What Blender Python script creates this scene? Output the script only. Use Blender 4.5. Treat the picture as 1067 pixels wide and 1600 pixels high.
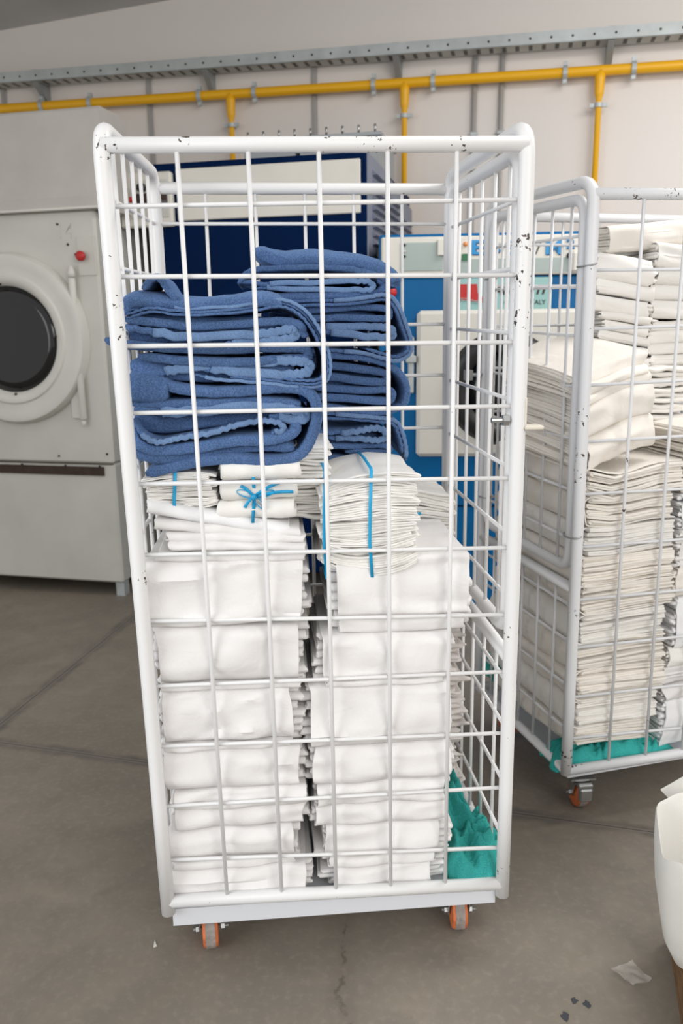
import bpy, math, random
import numpy as np
from mathutils import Vector, Matrix
PI = math.pi
for o in list(bpy.data.objects):
    bpy.data.objects.remove(o, do_unlink=True)
SC = bpy.context.scene
COL = SC.collection

# ------------------------------------------------------------------ camera
cam_d = bpy.data.cameras.new('camera')
cam = bpy.data.objects.new('camera', cam_d)
COL.objects.link(cam)
cam_d.sensor_fit = 'HORIZONTAL'
cam_d.sensor_width = 24.0
cam_d.lens = 24.0 * 1262.7 / 1067.0
PITCH, ROLL, CAMH = 0.2265, -0.0134, 1.3196
fw = Vector((0, math.cos(PITCH), -math.sin(PITCH)))
rt = Vector((1, 0, 0))
up = rt.cross(fw)
rt2 = math.cos(ROLL) * rt + math.sin(ROLL) * up
up2 = -math.sin(ROLL) * rt + math.cos(ROLL) * up
cam.matrix_world = Matrix(((rt2.x, up2.x, -fw.x, 0), (rt2.y, up2.y, -fw.y, 0), (rt2.z, up2.z, -fw.z, CAMH), (0, 0, 0, 1)))
cam_d.dof.use_dof = True
cam_d.dof.focus_distance = 1.6
cam_d.dof.aperture_fstop = 5.0
cam_d.clip_start = 0.05
SC.camera = cam

# ------------------------------------------------------------------ light and exposure
SC.view_settings.view_transform = 'Standard'
SC.view_settings.look = 'None'
SC.view_settings.gamma = 1.0
SC.view_settings.use_curve_mapping = False
SC.view_settings.exposure = 0.0
W = bpy.data.worlds.new('daylight'); SC.world = W
W.use_nodes = True
W.node_tree.nodes['Background'].inputs[0].default_value = (1.0, 0.985, 0.97, 1)
W.node_tree.nodes['Background'].inputs[1].default_value = 0.745
def area(name, loc, target, sx, sy, power, color):
    l = bpy.data.lights.new(name, 'AREA'); l.shape = 'RECTANGLE'; l.size = sx; l.size_y = sy
    l.energy = power; l.color = color
    o = bpy.data.objects.new(name, l); COL.objects.link(o)
    o.location = loc
    o.rotation_euler = (Vector(target) - Vector(loc)).to_track_quat('-Z', 'Y').to_euler()
    return o
area('window_daylight', (2.4, -2.4, 2.7), (0.2, 2.2, 0.9), 3.2, 2.2, 104, (1.0, 0.97, 0.93))
area('cart_side_fill', (-3.2, -0.9, 1.7), (0.9, 2.2, 0.7), 2.4, 1.8, 16, (0.94, 0.97, 1.0)).data.spread = math.radians(75)  # added fill lamp, no known window: lifts the right cart's left side
area('back_wall_fill', (2.3, 2.6, 3.35), (2.2, 3.1, 0.0), 2.4, 0.7, 68, (1.0, 0.97, 0.94))  # added out-of-view fill lamp, brightens the right part of the back wall

# ------------------------------------------------------------------ frames
class F:
    def __init__(s, x, y, a): s.x, s.y, s.a = x, y, a
    def w(s, u, v, z=0.0):
        return Vector((s.x + u * math.cos(s.a) - v * math.sin(s.a), s.y + u * math.sin(s.a) + v * math.cos(s.a), z))
CART = F(-0.3819, 1.4524, 0.0839)
CART2 = F(0.5836, 1.9481, 0.26)
ROW = F(-1.07, 3.86, -0.227)          # front line of the machines, wall lies 1.9 m behind
WASH = F(0.1723, 3.573, -0.06)

# ------------------------------------------------------------------ materials
def newmat(name):
    m = bpy.data.materials.new(name); m.use_nodes = True
    return m, m.node_tree.nodes, m.node_tree.links, m.node_tree.nodes['Principled BSDF']
def N(nt, t, **k):
    n = nt.new(t)
    for a, b in k.items(): setattr(n, a, b)
    return n
def simple(name, col, rough=0.5, metal=0.0, var=0.0, vscale=6.0, bump=0.0, bscale=120.0, spec=0.5, coat=0.0):
    m, ns, ls, b = newmat(name)
    b.inputs['Base Color'].default_value = (*col, 1); b.inputs['Roughness'].default_value = rough
    b.inputs['Metallic'].default_value = metal; b.inputs['Specular IOR Level'].default_value = spec
    b.inputs['Coat Weight'].default_value = coat
    if var or bump: tc = N(ns, 'ShaderNodeTexCoord')
    if var:
        nz = N(ns, 'ShaderNodeTexNoise'); nz.inputs['Scale'].default_value = vscale; nz.inputs['Detail'].default_value = 6
        ls.new(tc.outputs['Object'], nz.inputs['Vector'])
        mx = N(ns, 'ShaderNodeMix', data_type='RGBA'); mr = N(ns, 'ShaderNodeMapRange')
        mr.inputs[1].default_value = 0.3; mr.inputs[2].default_value = 0.7
        ls.new(nz.outputs['Fac'], mr.inputs[0]); ls.new(mr.outputs[0], mx.inputs[0])
        mx.inputs[6].default_value = (*[c * (1 - var) for c in col], 1); mx.inputs[7].default_value = (*[min(1, c * (1 + var)) for c in col], 1)
        ls.new(mx.outputs[2], b.inputs['Base Color'])
    if bump:
        n2 = N(ns, 'ShaderNodeTexNoise'); n2.inputs['Scale'].default_value = bscale; n2.inputs['Detail'].default_value = 3
        ls.new(tc.outputs['Object'], n2.inputs['Vector'])
        bp = N(ns, 'ShaderNodeBump'); bp.inputs['Strength'].default_value = bump; bp.inputs['Distance'].default_value = 0.002
        ls.new(n2.outputs['Fac'], bp.inputs['Height']); ls.new(bp.outputs[0], b.inputs['Normal'])
    return m
def cloth(name, col, var=0.05, bump=0.3, bscale=500.0, sheen=0.0, wr=0.35, fine=0.0):
    m, ns, ls, b = newmat(name)
    b.inputs['Roughness'].default_value = 0.95; b.inputs['Specular IOR Level'].default_value = 0.15
    if sheen:
        b.inputs['Sheen Weight'].default_value = sheen; b.inputs['Sheen Roughness'].default_value = 0.6
        b.inputs['Sheen Tint'].default_value = (min(1, col[0] * 2.5), min(1, col[1] * 2.2), min(1, col[2] * 1.8), 1)
    tc = N(ns, 'ShaderNodeTexCoord'); oi = N(ns, 'ShaderNodeObjectInfo')
    nz = N(ns, 'ShaderNodeTexNoise'); nz.inputs['Scale'].default_value = 9; nz.inputs['Detail'].default_value = 5
    ls.new(tc.outputs['Object'], nz.inputs['Vector'])
    ad = N(ns, 'ShaderNodeMath', operation='ADD'); ls.new(nz.outputs['Fac'], ad.inputs[0]); ls.new(oi.outputs['Random'], ad.inputs[1])
    mr = N(ns, 'ShaderNodeMapRange'); mr.inputs[1].default_value = 0.3; mr.inputs[2].default_value = 1.7
    ls.new(ad.outputs[0], mr.inputs[0])
    mx = N(ns, 'ShaderNodeMix', data_type='RGBA')
    mx.inputs[6].default_value = (*[c * (1 - var) for c in col], 1); mx.inputs[7].default_value = (*[min(1, c * (1 + var)) for c in col], 1)
    ls.new(mr.outputs[0], mx.inputs[0]); ls.new(mx.outputs[2], b.inputs['Base Color'])
    n2 = N(ns, 'ShaderNodeTexNoise'); n2.inputs['Scale'].default_value = bscale; n2.inputs['Detail'].default_value = 2
    n3 = N(ns, 'ShaderNodeTexNoise'); n3.inputs['Scale'].default_value = 26; n3.inputs['Detail'].default_value = 4
    n3.inputs['Distortion'].default_value = 0.8
    ls.new(tc.outputs['Object'], n2.inputs['Vector']); ls.new(tc.outputs['Object'], n3.inputs['Vector'])
    if fine:   # woven loops: light and dark tufts
        m2 = N(ns, 'ShaderNodeMix', data_type='RGBA', blend_type='MULTIPLY'); m2.inputs[0].default_value = 1.0
        mr2 = N(ns, 'ShaderNodeMapRange'); mr2.inputs[1].default_value = .35; mr2.inputs[2].default_value = .65; mr2.inputs[3].default_value = 1 - fine; mr2.inputs[4].default_value = 1 + fine
        ls.new(n2.outputs['Fac'], mr2.inputs[0]); ls.new(mx.outputs[2], m2.inputs[6]); ls.new(mr2.outputs[0], m2.inputs[7]); ls.new(m2.outputs[2], b.inputs['Base Color'])
    bp = N(ns, 'ShaderNodeBump'); bp.inputs['Strength'].default_value = bump; bp.inputs['Distance'].default_value = 0.0015
    b2 = N(ns, 'ShaderNodeBump'); b2.inputs['Strength'].default_value = wr; b2.inputs['Distance'].default_value = 0.006
    ls.new(n3.outputs['Fac'], b2.inputs['Height']); ls.new(n2.outputs['Fac'], bp.inputs['Height'])
    ls.new(b2.outputs[0], bp.inputs['Normal']); ls.new(bp.outputs[0], b.inputs['Normal'])
    return m
def paint_chipped(name, col, chips, dark=(0.06, 0.04, 0.03)):
    # white gloss paint with rust-brown chips gathered round the knocked spots
    m, ns, ls, b = newmat(name)
    b.inputs['Roughness'].default_value = 0.42
    tc = N(ns, 'ShaderNodeTexCoord')
    prox = None
    for (x, y, z, r) in chips:
        vm = N(ns, 'ShaderNodeVectorMath', operation='DISTANCE'); ls.new(tc.outputs['Object'], vm.inputs[0])
        vm.inputs[1].default_value = (x, y, z)
        mr = N(ns, 'ShaderNodeMapRange'); mr.inputs[1].default_value = 0.0; mr.inputs[2].default_value = r
        mr.inputs[3].default_value = 0.235; mr.inputs[4].default_value = 0.0
        ls.new(vm.outputs['Value'], mr.inputs[0])
        if prox is None: prox = mr.outputs[0]
        else:
            mm = N(ns, 'ShaderNodeMath', operation='MAXIMUM'); ls.new(prox, mm.inputs[0]); ls.new(mr.outputs[0], mm.inputs[1]); prox = mm.outputs[0]
    nz = N(ns, 'ShaderNodeTexNoise'); nz.inputs['Scale'].default_value = 110; nz.inputs['Detail'].default_value = 4
    ls.new(tc.outputs['Object'], nz.inputs['Vector'])
    ad = N(ns, 'ShaderNodeMath', operation='ADD'); ls.new(nz.outputs['Fac'], ad.inputs[0])
    if prox is not None: ls.new(prox, ad.inputs[1])
    else: ad.inputs[1].default_value = 0.0
    gt = N(ns, 'ShaderNodeMath', operation='GREATER_THAN'); gt.inputs[1].default_value = 0.755
    ls.new(ad.outputs[0], gt.inputs[0])
    mx = N(ns, 'ShaderNodeMix', data_type='RGBA'); mx.inputs[6].default_value = (*col, 1); mx.inputs[7].default_value = (*dark, 1)
    ls.new(gt.outputs[0], mx.inputs[0]); ls.new(mx.outputs[2], b.inputs['Base Color'])
    return m

M = {}
WHITE = (0.80, 0.80, 0.80)
M['cage'] = paint_chipped('white_paint', WHITE, [(0.712, 0, 1.46, .05), (0.712, 0, 1.40, .05), (0.712, 0, 1.33, .04), (0.716, 0, 0.72, .03), (0.716, 0, 0.19, .03), (0, 0, 1.61, .04), (0, 0, 1.36, .035), (0, 0, 1.32, .03), (0.01, 0, 0.86, .03), (0.13, 0, 1.625, .03), (0.45, 0, 1.625, .05), (0.37, 0, 1.625, .03), (0.6, 0, 1.625, .03)])
M['cage2'] = paint_chipped('white_paint_worn', (0.74, 0.75, 0.77), [(0.0, 0, 1.10, .04), (0.0, 0, 1.0, .04), (0.0, 0, 0.60, .03), (0.0, 0, 0.2, .05), (0.03, 0, 0.16, .04), (0.1, 0, 1.61, .05), (0.2, 0, 1.61, .05), (0.0, 0.06, 1.63, .04), (0, 0, .95, .04), (.134, 0, .98, .03), (.249, 0, .25, .03), (.134, 0, .86, .03)])
M['tray'] = simple('grey_white_tray_paint', (0.70, 0.72, 0.76), 0.45)
M['cream'] = simple('yellowed_white_paint', (0.72, 0.67, 0.58), 0.45, var=.08)
M['linen'] = cloth('white_linen', (0.81, 0.795, 0.785), .025, .25, 700)
M['bright'] = cloth('bright_white_linen', (0.86, 0.86, 0.87), .02, .2, 700)
M['napkin'] = cloth('white_napkin_cloth', (0.85, 0.835, 0.80), .04, .3, 600)
M['pinkish'] = cloth('warm_white_linen', (0.81, 0.765, 0.735), .04, .3, 600)
M['ivory'] = cloth('ivory_linen', (0.855, 0.815, 0.755), .04, .3, 600)
M['ivoryw'] = cloth('pale_ivory_linen', (0.855, 0.835, 0.80), .04, .3, 600)
M['terry'] = cloth('blue_terry', (0.080, 0.147, 0.305), .22, 1.0, 380, sheen=.5, wr=.5, fine=.28)
M['hem'] = cloth('pale_blue_hem', (0.15, 0.245, 0.43), .12, .8, 420, sheen=.4, wr=.5, fine=.15)
M['teal'] = cloth('teal_cloth', (0.05, 0.43, 0.405), .5, .9, 450, sheen=.3, wr=.8, fine=.15)
M['ribbon'] = simple('blue_ribbon', (0.01, 0.36, 0.66), 0.4)
M['orange'] = simple('orange_wheel_rubber', (0.62, 0.16, 0.05), 0.6, var=.25, vscale=60)
M['tread'] = simple('worn_grey_tread', (0.30, 0.26, 0.24), 0.7, var=.3, vscale=70)
M['zinc'] = simple('zinc_steel', (0.45, 0.46, 0.46), 0.38, 0.9)
M['dull'] = simple('galvanised_steel', (0.50, 0.54, 0.545), 0.5, 0.3, var=.1, vscale=9)
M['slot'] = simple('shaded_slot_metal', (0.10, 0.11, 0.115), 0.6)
M['duct'] = simple('grey_duct_metal', (0.34, 0.36, 0.37), 0.5, 0.3)
M['yellow'] = simple('yellow_pipe_paint', (0.90, 0.47, 0.008), 0.42)
M['dryer'] = simple('grey_white_enamel', (0.575, 0.57, 0.525), 0.5, var=.06, vscale=4, bump=.08, bscale=30)
M['dryerhood'] = simple('grey_white_hood', (0.51, 0.49, 0.46), 0.65, var=.06, vscale=5, bump=.3, bscale=40)
M['dryerlight'] = simple('pale_enamel', (0.64, 0.635, 0.59), 0.45, var=.04, vscale=5)
M['brown'] = simple('rusty_slot', (0.045, 0.026, 0.018), 0.8, var=.3, vscale=25)
M['dark'] = simple('dark_gap', (0.012, 0.012, 0.012), 0.7)
M['glass'] = simple('dark_door_glass', (0.012, 0.012, 0.013), 0.08)
M['red'] = simple('red_plastic', (0.50, 0.02, 0.02), 0.4)
M['navy'] = simple('navy_enamel', (0.0008, 0.011, 0.052), 0.5, var=.1, vscale=3, spec=.03)
M['navyside'] = simple('blue_grey_side_sheet', (0.19, 0.21, 0.27), 0.5, var=.08)
M['panelw'] = simple('off_white_front_panel', (0.68, 0.66, 0.60), 0.4, var=.04)
M['blue'] = simple('blue_enamel', (0.001, 0.115, 0.31), 0.4, var=.08, vscale=3, spec=.25)
M['letter'] = simple('cyan_blue_lettering', (0.012, 0.26, 0.58), 0.4)
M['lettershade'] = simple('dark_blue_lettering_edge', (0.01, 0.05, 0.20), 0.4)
M['plate'] = simple('pale_cyan_plate', (0.30, 0.52, 0.50), 0.35)
M['paleplate'] = simple('pale_grey_green_panel', (0.36, 0.43, 0.41), 0.4)
M['black'] = simple('black_plastic', (0.015, 0.015, 0.016), 0.4)
M['green'] = simple('green_label', (0.03, 0.16, 0.07), 0.5)
M['orangel'] = simple('orange_lamp', (0.8, 0.3, 0.1), 0.4)
M['display'] = simple('dark_display', (0.03, 0.012, 0.015), 0.2)
M['wood'] = simple('brown_wood', (0.16, 0.085, 0.035), 0.7, var=.25, vscale=20)
M['card'] = simple('white_carton_board', (0.72, 0.705, 0.67), 0.7, var=.03)
M['bluebin'] = simple('dark_blue_plastic', (0.03, 0.05, 0.09), 0.5)
M['flake'] = simple('dark_grey_flake', (0.045, 0.05, 0.06), 0.7)

def wall_material():
    m, ns, ls, b = newmat('painted_wall_panels')
    b.inputs['Roughness'].default_value = 0.55
    tc = N(ns, 'ShaderNodeTexCoord'); nz = N(ns, 'ShaderNodeTexNoise'); nz.inputs['Scale'].default_value = 1.6; nz.inputs['Detail'].default_value = 4
    ls.new(tc.outputs['Object'], nz.inputs['Vector'])
    mx = N(ns, 'ShaderNodeMix', data_type='RGBA'); mx.inputs[6].default_value = (0.76, 0.715, 0.68, 1); mx.inputs[7].default_value = (0.80, 0.76, 0.725, 1)
    ls.new(nz.outputs['Fac'], mx.inputs[0]); ls.new(mx.outputs[2], b.inputs['Base Color'])
    wv = N(ns, 'ShaderNodeTexWave'); wv.inputs['Scale'].default_value = 7; wv.inputs['Distortion'].default_value = 0.3
    ls.new(tc.outputs['Object'], wv.inputs['Vector'])
    bp = N(ns, 'ShaderNodeBump'); bp.inputs['Strength'].default_value = 0.05; bp.inputs['Distance'].default_value = 0.002
    ls.new(wv.outputs['Fac'], bp.inputs['Height']); ls.new(bp.outputs[0], b.inputs['Normal'])
    return m
def floor_material(joints, crack):
    m, ns, ls, b = newmat('polished_concrete')
    tc = N(ns, 'ShaderNodeTexCoord')
    def noise(s, d=6, dist=0.0, rough=.55):
        n = N(ns, 'ShaderNodeTexNoise'); n.inputs['Scale'].default_value = s; n.inputs['Detail'].default_value = d
        n.inputs['Distortion'].default_value = dist; n.inputs['Roughness'].default_value = rough
        ls.new(tc.outputs['Object'], n.inputs['Vector']); return n.outputs['Fac']
    def rng(i, a, b_, c=0., d=1.):
        n = N(ns, 'ShaderNodeMapRange'); n.inputs[1].default_value = a; n.inputs[2].default_value = b_; n.inputs[3].default_value = c; n.inputs[4].default_value = d
        ls.new(i, n.inputs[0]); return n.outputs[0]
    def mix(f, a, b_):
        n = N(ns, 'ShaderNodeMix', data_type='RGBA')
        ls.new(f, n.inputs[0])
        for s, k in ((a, 6), (b_, 7)):
            if isinstance(s, tuple): n.inputs[k].default_value = (*s, 1)
            else: ls.new(s, n.inputs[k])
        return n.outputs[2]
    def math_(op, a, b_):
        n = N(ns, 'ShaderNodeMath', operation=op)
        for s, k in ((a, 0), (b_, 1)):
            if isinstance(s, (int, float)): n.inputs[k].default_value = s
            else: ls.new(s, n.inputs[k])
        return n.outputs[0]
    c = mix(rng(noise(2.2, 5), .3, .7), (0.185, 0.161, 0.130), (0.262, 0.228, 0.185))
    c = mix(rng(noise(9, 8, .6), .42, .72, 0, .65), c, (0.172, 0.155, 0.134))
    c = mix(rng(noise(20, 8, .9), .5, .72, 0, .32), c, (0.20, 0.165, 0.13))
    c = mix(rng(noise(55, 8), .5, .75, 0, .45), c, (0.31, 0.27, 0.22))
    c = mix(rng(noise(160, 3), .70, .76, 0, .5), c, (0.07, 0.06, 0.05))
    wob = rng(noise(14, 6), .3, .7, -.012, .012)
    for (p0, p1, wide, thin) in joints:
        d = Vector((p1[0] - p0[0], p1[1] - p0[1], 0)); d.normalize(); n = Vector((-d.y, d.x, 0))
        vs = N(ns, 'ShaderNodeVectorMath', operation='DOT_PRODUCT'); ls.new(tc.outputs['Object'], vs.inputs[0]); vs.inputs[1].default_value = n
        s = math_('SUBTRACT', vs.outputs['Value'], n.dot(Vector((p0[0], p0[1], 0))))
        a = math_('ABSOLUTE', math_('ADD', s, wob), 0)
        c = mix(math_('MULTIPLY', rng(a, wide * .3, wide, .85, 0), rng(noise(5, 6, .4), .38, .62, .35, 1)), c, (0.095, 0.086, 0.076))
        a2 = math_('ABSOLUTE', s, 0)
        c = mix(rng(a2, thin * .8, thin * 1.3, .75, 0), c, (0.21, 0.185, 0.16))
        c = mix(rng(a2, thin * .18, thin * .3, .9, 0), c, (0.05, 0.045, 0.04))
    # the wandering crack in front of the cart
    sx = N(ns, 'ShaderNodeSeparateXYZ'); ls.new(tc.outputs['Object'], sx.inputs[0])
    w2 = rng(noise(9, 8, 0), .25, .75, -.035, .035)
    a = math_('ABSOLUTE', math_('ADD', math_('SUBTRACT', sx.outputs[0], crack[0]), w2), 0)
    near = rng(sx.outputs[1], crack[1] - .05, crack[1], 1, 0)
    brk = math_('MULTIPLY', near, rng(noise(30, 4), .40, .55))
    c = mix(math_('MULTIPLY', rng(a, .002, .006, .75, 0), brk), c, (0.10, 0.085, 0.07))
    c = mix(math_('MULTIPLY', rng(a, .01, .05, .22, 0), near), c, (0.12, 0.10, 0.085))
    ls.new(c, b.inputs['Base Color'])
    ls.new(rng(noise(6, 6), .3, .7, .48, .72), b.inputs['Roughness'])
    bp = N(ns, 'ShaderNodeBump'); bp.inputs['Strength'].default_value = .15; bp.inputs['Distance'].default_value = .002
    ls.new(noise(90, 4), bp.inputs['Height']); ls.new(bp.outputs[0], b.inputs['Normal'])
    return m
M['wall'] = wall_material()
M['floor'] = floor_material([((-1.183, 2.545), (-.996, 3.54), .038, .010), ((-1.132, 2.421), (.461, 1.991), .036, .008)], (-0.008, 1.62))
M['ceil'] = simple('grey_ceiling_panels', (0.55, 0.54, 0.53), 0.7, var=.08, vscale=1.5)
M['seam'] = simple('grey_panel_joint', (0.40, 0.39, 0.38), 0.6)
mf, ns_, ls_, bf = newmat('clear_plastic_film')
bf.inputs['Base Color'].default_value = (0.75, 0.72, 0.68, 1); bf.inputs['Alpha'].default_value = 0.16; bf.inputs['Roughness'].default_value = 0.25
M['film'] = mf

# ------------------------------------------------------------------ mesh helpers
class MB:
    def __init__(s): s.v = []; s.f = []; s.n = 0; s.mi = []; s.cur = 0
    def add(s, V, Fs):
        V = np.asarray(V, float).reshape(-1, 3)
        s.v.append(V)
        s.f.extend([tuple(i + s.n for i in f) for f in Fs]); s.mi.extend([s.cur] * len(Fs))
        s.n += len(V); return s
    def box(s, x0, x1, y0, y1, z0, z1, bev=0.0):
        if bev <= 0:
            V = [(x, y, z) for x in (x0, x1) for y in (y0, y1) for z in (z0, z1)]
            return s.add(V, [(0, 1, 3, 2), (4, 6, 7, 5), (0, 4, 5, 1), (2, 3, 7, 6), (0, 2, 6, 4), (1, 5, 7, 3)])
        # bevelled box: 24 vertices
        b = min(bev, (x1 - x0) / 2.01, (y1 - y0) / 2.01, (z1 - z0) / 2.01)
        V = []; idx = {}
        for i, x in enumerate((x0, x1)):
            for j, y in enumerate((y0, y1)):
                for k, z in enumerate((z0, z1)):
                    sx, sy, sz = (1, -1)[i], (1, -1)[j], (1, -1)[k]
                    idx[i, j, k] = len(V)
                    V += [(x, y + sy * b, z + sz * b), (x + sx * b, y, z + sz * b), (x + sx * b, y + sy * b, z)]
        I = lambda i, j, k, a: idx[i, j, k] + a
        Fs = []
        for i in (0, 1): Fs.append((I(i, 0, 0, 0), I(i, 1, 0, 0), I(i, 1, 1, 0), I(i, 0, 1, 0)))
        for j in (0, 1): Fs.append((I(0, j, 0, 1), I(1, j, 0, 1), I(1, j, 1, 1), I(0, j, 1, 1)))
        for k in (0, 1): Fs.append((I(0, 0, k, 2), I(1, 0, k, 2), I(1, 1, k, 2), I(0, 1, k, 2)))
        for i in (0, 1):
            for j in (0, 1): Fs.append((I(i, j, 0, 0), I(i, j, 0, 1), I(i, j, 1, 1), I(i, j, 1, 0)))
        for i in (0, 1):
            for k in (0, 1): Fs.append((I(i, 0, k, 0), I(i, 0, k, 2), I(i, 1, k, 2), I(i, 1, k, 0)))
        for j in (0, 1):
            for k in (0, 1): Fs.append((I(0, j, k, 1), I(0, j, k, 2), I(1, j, k, 2), I(1, j, k, 1)))
        for i in (0, 1):
            for j in (0, 1):
                for k in (0, 1): Fs.append((I(i, j, k, 0), I(i, j, k, 1), I(i, j, k, 2)))
        return s.add(V, Fs)
    def tube(s, path, r, n=12, closed=False, caps=True):
        P = np.asarray(path, float); m = len(P)
        if closed: T = np.roll(P, -1, 0) - np.roll(P, 1, 0)
        else:
            T = np.gradient(P, axis=0)
        T /= np.linalg.norm(T, axis=1)[:, None] + 1e-12
        a = np.array([0, 0, 1.]) if abs(T[0][2]) < .9 else np.array([1., 0, 0])
        x = np.cross(T[0], a); x /= np.linalg.norm(x)
        V = []
        rr = np.broadcast_to(np.asarray(r, float), (m,))
        for i in range(m):
            x = x - T[i] * x.dot(T[i]); x /= np.linalg.norm(x); y = np.cross(T[i], x)
            for k in range(n):
                t = 2 * PI * k / n; V.append(P[i] + rr[i] * (math.cos(t) * x + math.sin(t) * y))
        Fs = []
        for i in range(m if closed else m - 1):
            j = (i + 1) % m
            for k in range(n):
                k2 = (k + 1) % n; Fs.append((i * n + k, i * n + k2, j * n + k2, j * n + k))
        if caps and not closed:
            Fs.append(tuple(range(n - 1, -1, -1))); Fs.append(tuple((m - 1) * n + k for k in range(n)))
        return s.add(V, Fs)
    def cyl(s, p, q, r, n=20): return s.tube([p, q], r, n)
    def lathe(s, prof, c, axis, n=40):
        # prof: (radius, height along axis)
        ax = Vector(axis).normalized(); a = Vector((0, 0, 1)) if abs(ax.z) < .9 else Vector((1, 0, 0))
        x = ax.cross(a).normalized(); y = ax.cross(x)
        V = []; m = len(prof)
        for (r, h) in prof:
            for k in range(n):
                t = 2 * PI * k / n; V.append(Vector(c) + ax * h + x * (r * math.cos(t)) + y * (r * math.sin(t)))
        Fs = []
        for i in range(m - 1):
            for k in range(n):
                k2 = (k + 1) % n; Fs.append((i * n + k, (i + 1) * n + k, (i + 1) * n + k2, i * n + k2))
        if prof[0][0] > 1e-6: Fs.append(tuple(range(n)))
        if prof[-1][0] > 1e-6: Fs.append(tuple((m - 1) * n + k for k in range(n - 1, -1, -1)))
        return s.add([tuple(v) for v in V], Fs)
    def prism(s, poly, y0, y1):
        n = len(poly); V = [(x, y0, z) for x, z in poly] + [(x, y1, z) for x, z in poly]
        Fs = [tuple(range(n)), tuple(range(2 * n - 1, n - 1, -1))] + [(i, n + i, n + (i + 1) % n, (i + 1) % n) for i in range(n)]
        return s.add(V, Fs)
    def sheet(s, P, T, flip=False):
        P = np.asarray(P, float); n, m, _ = P.shape
        du = np.gradient(P, axis=0); dv = np.gradient(P, axis=1)
        nn = np.cross(du, dv); nn /= np.linalg.norm(nn, axis=2)[..., None] + 1e-12
        if flip: nn = -nn
        h = (np.broadcast_to(T, (n, m)) / 2)[..., None]
        A = (P + nn * h).reshape(-1, 3); B = (P - nn * h).reshape(-1, 3)
        i = np.arange(n * m).reshape(n, m)
        a, b, c, d = i[:-1, :-1].ravel(), i[1:, :-1].ravel(), i[1:, 1:].ravel(), i[:-1, 1:].ravel()
        o = n * m
        Q = np.stack([a, b, c, d], 1); Q2 = np.stack([a, d, c, b], 1) + o
        E = []
        for e, rev in ((i[0, :], 0), (i[-1, :], 1), (i[:, 0], 1), (i[:, -1], 0)):
            q = np.stack([e[:-1], e[1:], e[1:] + o, e[:-1] + o], 1)
            E.append(q[:, ::-1] if rev else q)
        allq = np.concatenate([Q, Q2] + E)
        if flip: allq = allq[:, ::-1]
        return s.add(np.concatenate([A, B]), [tuple(q) for q in allq.tolist()])
    def build(s, name, mats, parent=None, smooth=True, loc=None, rotz=None, sharp=None):
        me = bpy.data.meshes.new(name)
        V = np.concatenate(s.v) if s.v else np.zeros((0, 3))
        me.from_pydata(V.tolist(), [], s.f)
        for m in (mats if isinstance(mats, (list, tuple)) else [mats]): me.materials.append(m)
        if len(set(s.mi)) > 1: me.polygons.foreach_set('material_index', s.mi)
        if smooth:
            me.polygons.foreach_set('use_smooth', [True] * len(me.polygons))
            if sharp is not None:
                try: me.set_sharp_from_angle(angle=sharp)
                except Exception: pass
        me.update()
        o = bpy.data.objects.new(name, me); COL.objects.link(o)
        if parent is not None: o.parent = parent
        if loc is not None: o.location = loc
        if rotz is not None: o.rotation_euler = (0, 0, rotz)
        return o
def tag(o, label, cat, group=None, kind=None):
    o['label'] = label; o['category'] = cat
    if group: o['group'] = group
    if kind: o['kind'] = kind
    return o
def thing(name, label, cat, loc, rotz=0.0, group=None):
    o = bpy.data.objects.new(name, None); COL.objects.link(o); o.empty_display_size = .1
    o.location = loc; o.rotation_euler = (0, 0, rotz)
    return tag(o, label, cat, group)
def struct(o): o['kind'] = 'structure'; return o
SH = math.radians(35)

def arc_path(pts, r, k=6):
    # polyline with rounded corners
    P = [Vector(p) for p in pts]; out = [P[0]]
    for i in range(1, len(P) - 1):
        a = (P[i - 1] - P[i]); b = (P[i + 1] - P[i]); rr = min(r, a.length * .49, b.length * .49)
        a.normalize(); b.normalize(); p0 = P[i] + a * rr; p1 = P[i] + b * rr
        for j in range(k + 1):
            t = j / k; out.append(p0 * (1 - t) ** 2 + P[i] * 2 * t * (1 - t) + p1 * t ** 2)
    out.append(P[-1]); return [tuple(p) for p in out]
def dense(path, step=.12):
    out = [np.array(path[0], float)]
    for a, b in zip(path[:-1], path[1:]):
        a = np.array(a, float); b = np.array(b, float); n = max(1, int(np.linalg.norm(b - a) / step))
        for i in range(1, n + 1): out.append(a + (b - a) * i / n)
    return out
def text_mesh(body, size, mat, parent, name, loc, shear=0.0, extrude=.0015, offset=0.0, xscale=1.0, fit=None):
    c = bpy.data.curves.new(name, 'FONT'); c.body = body; c.size = size; c.shear = shear; c.extrude = extrude; c.offset = offset
    t = bpy.data.objects.new('tmp_text', c); COL.objects.link(t)
    bpy.context.view_layer.update()
    me = bpy.data.meshes.new_from_object(t.evaluated_get(bpy.context.evaluated_depsgraph_get()))
    bpy.data.objects.remove(t, do_unlink=True)
    if fit:
        xs = [v.co.x for v in me.vertices]; x0 = min(xs); xscale = fit / (max(xs) - x0); loc = (loc[0] - x0 * xscale, loc[1], loc[2])
    R = Matrix.Translation(loc) @ Matrix.Rotation(PI / 2, 4, 'X') @ Matrix.Diagonal((xscale, 1, 1, 1))
    me.transform(R); me.materials.clear(); me.materials.append(mat); me.name = name
    o = bpy.data.objects.new(name, me); COL.objects.link(o); o.parent = parent
    return o

# ------------------------------------------------------------------ the setting
fb = MB(); fb.box(-6, 6, -4.5, 8, -.1, 0)
struct(fb.build('floor', M['floor'], smooth=False))
WV = 1.9
wb = MB(); wb.box(-5.5, 6.5, 0, .12, 0, 4.2)
wall = struct(wb.build('wall_back', M['wall'], smooth=False, loc=ROW.w(0, WV), rotz=ROW.a))
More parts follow.
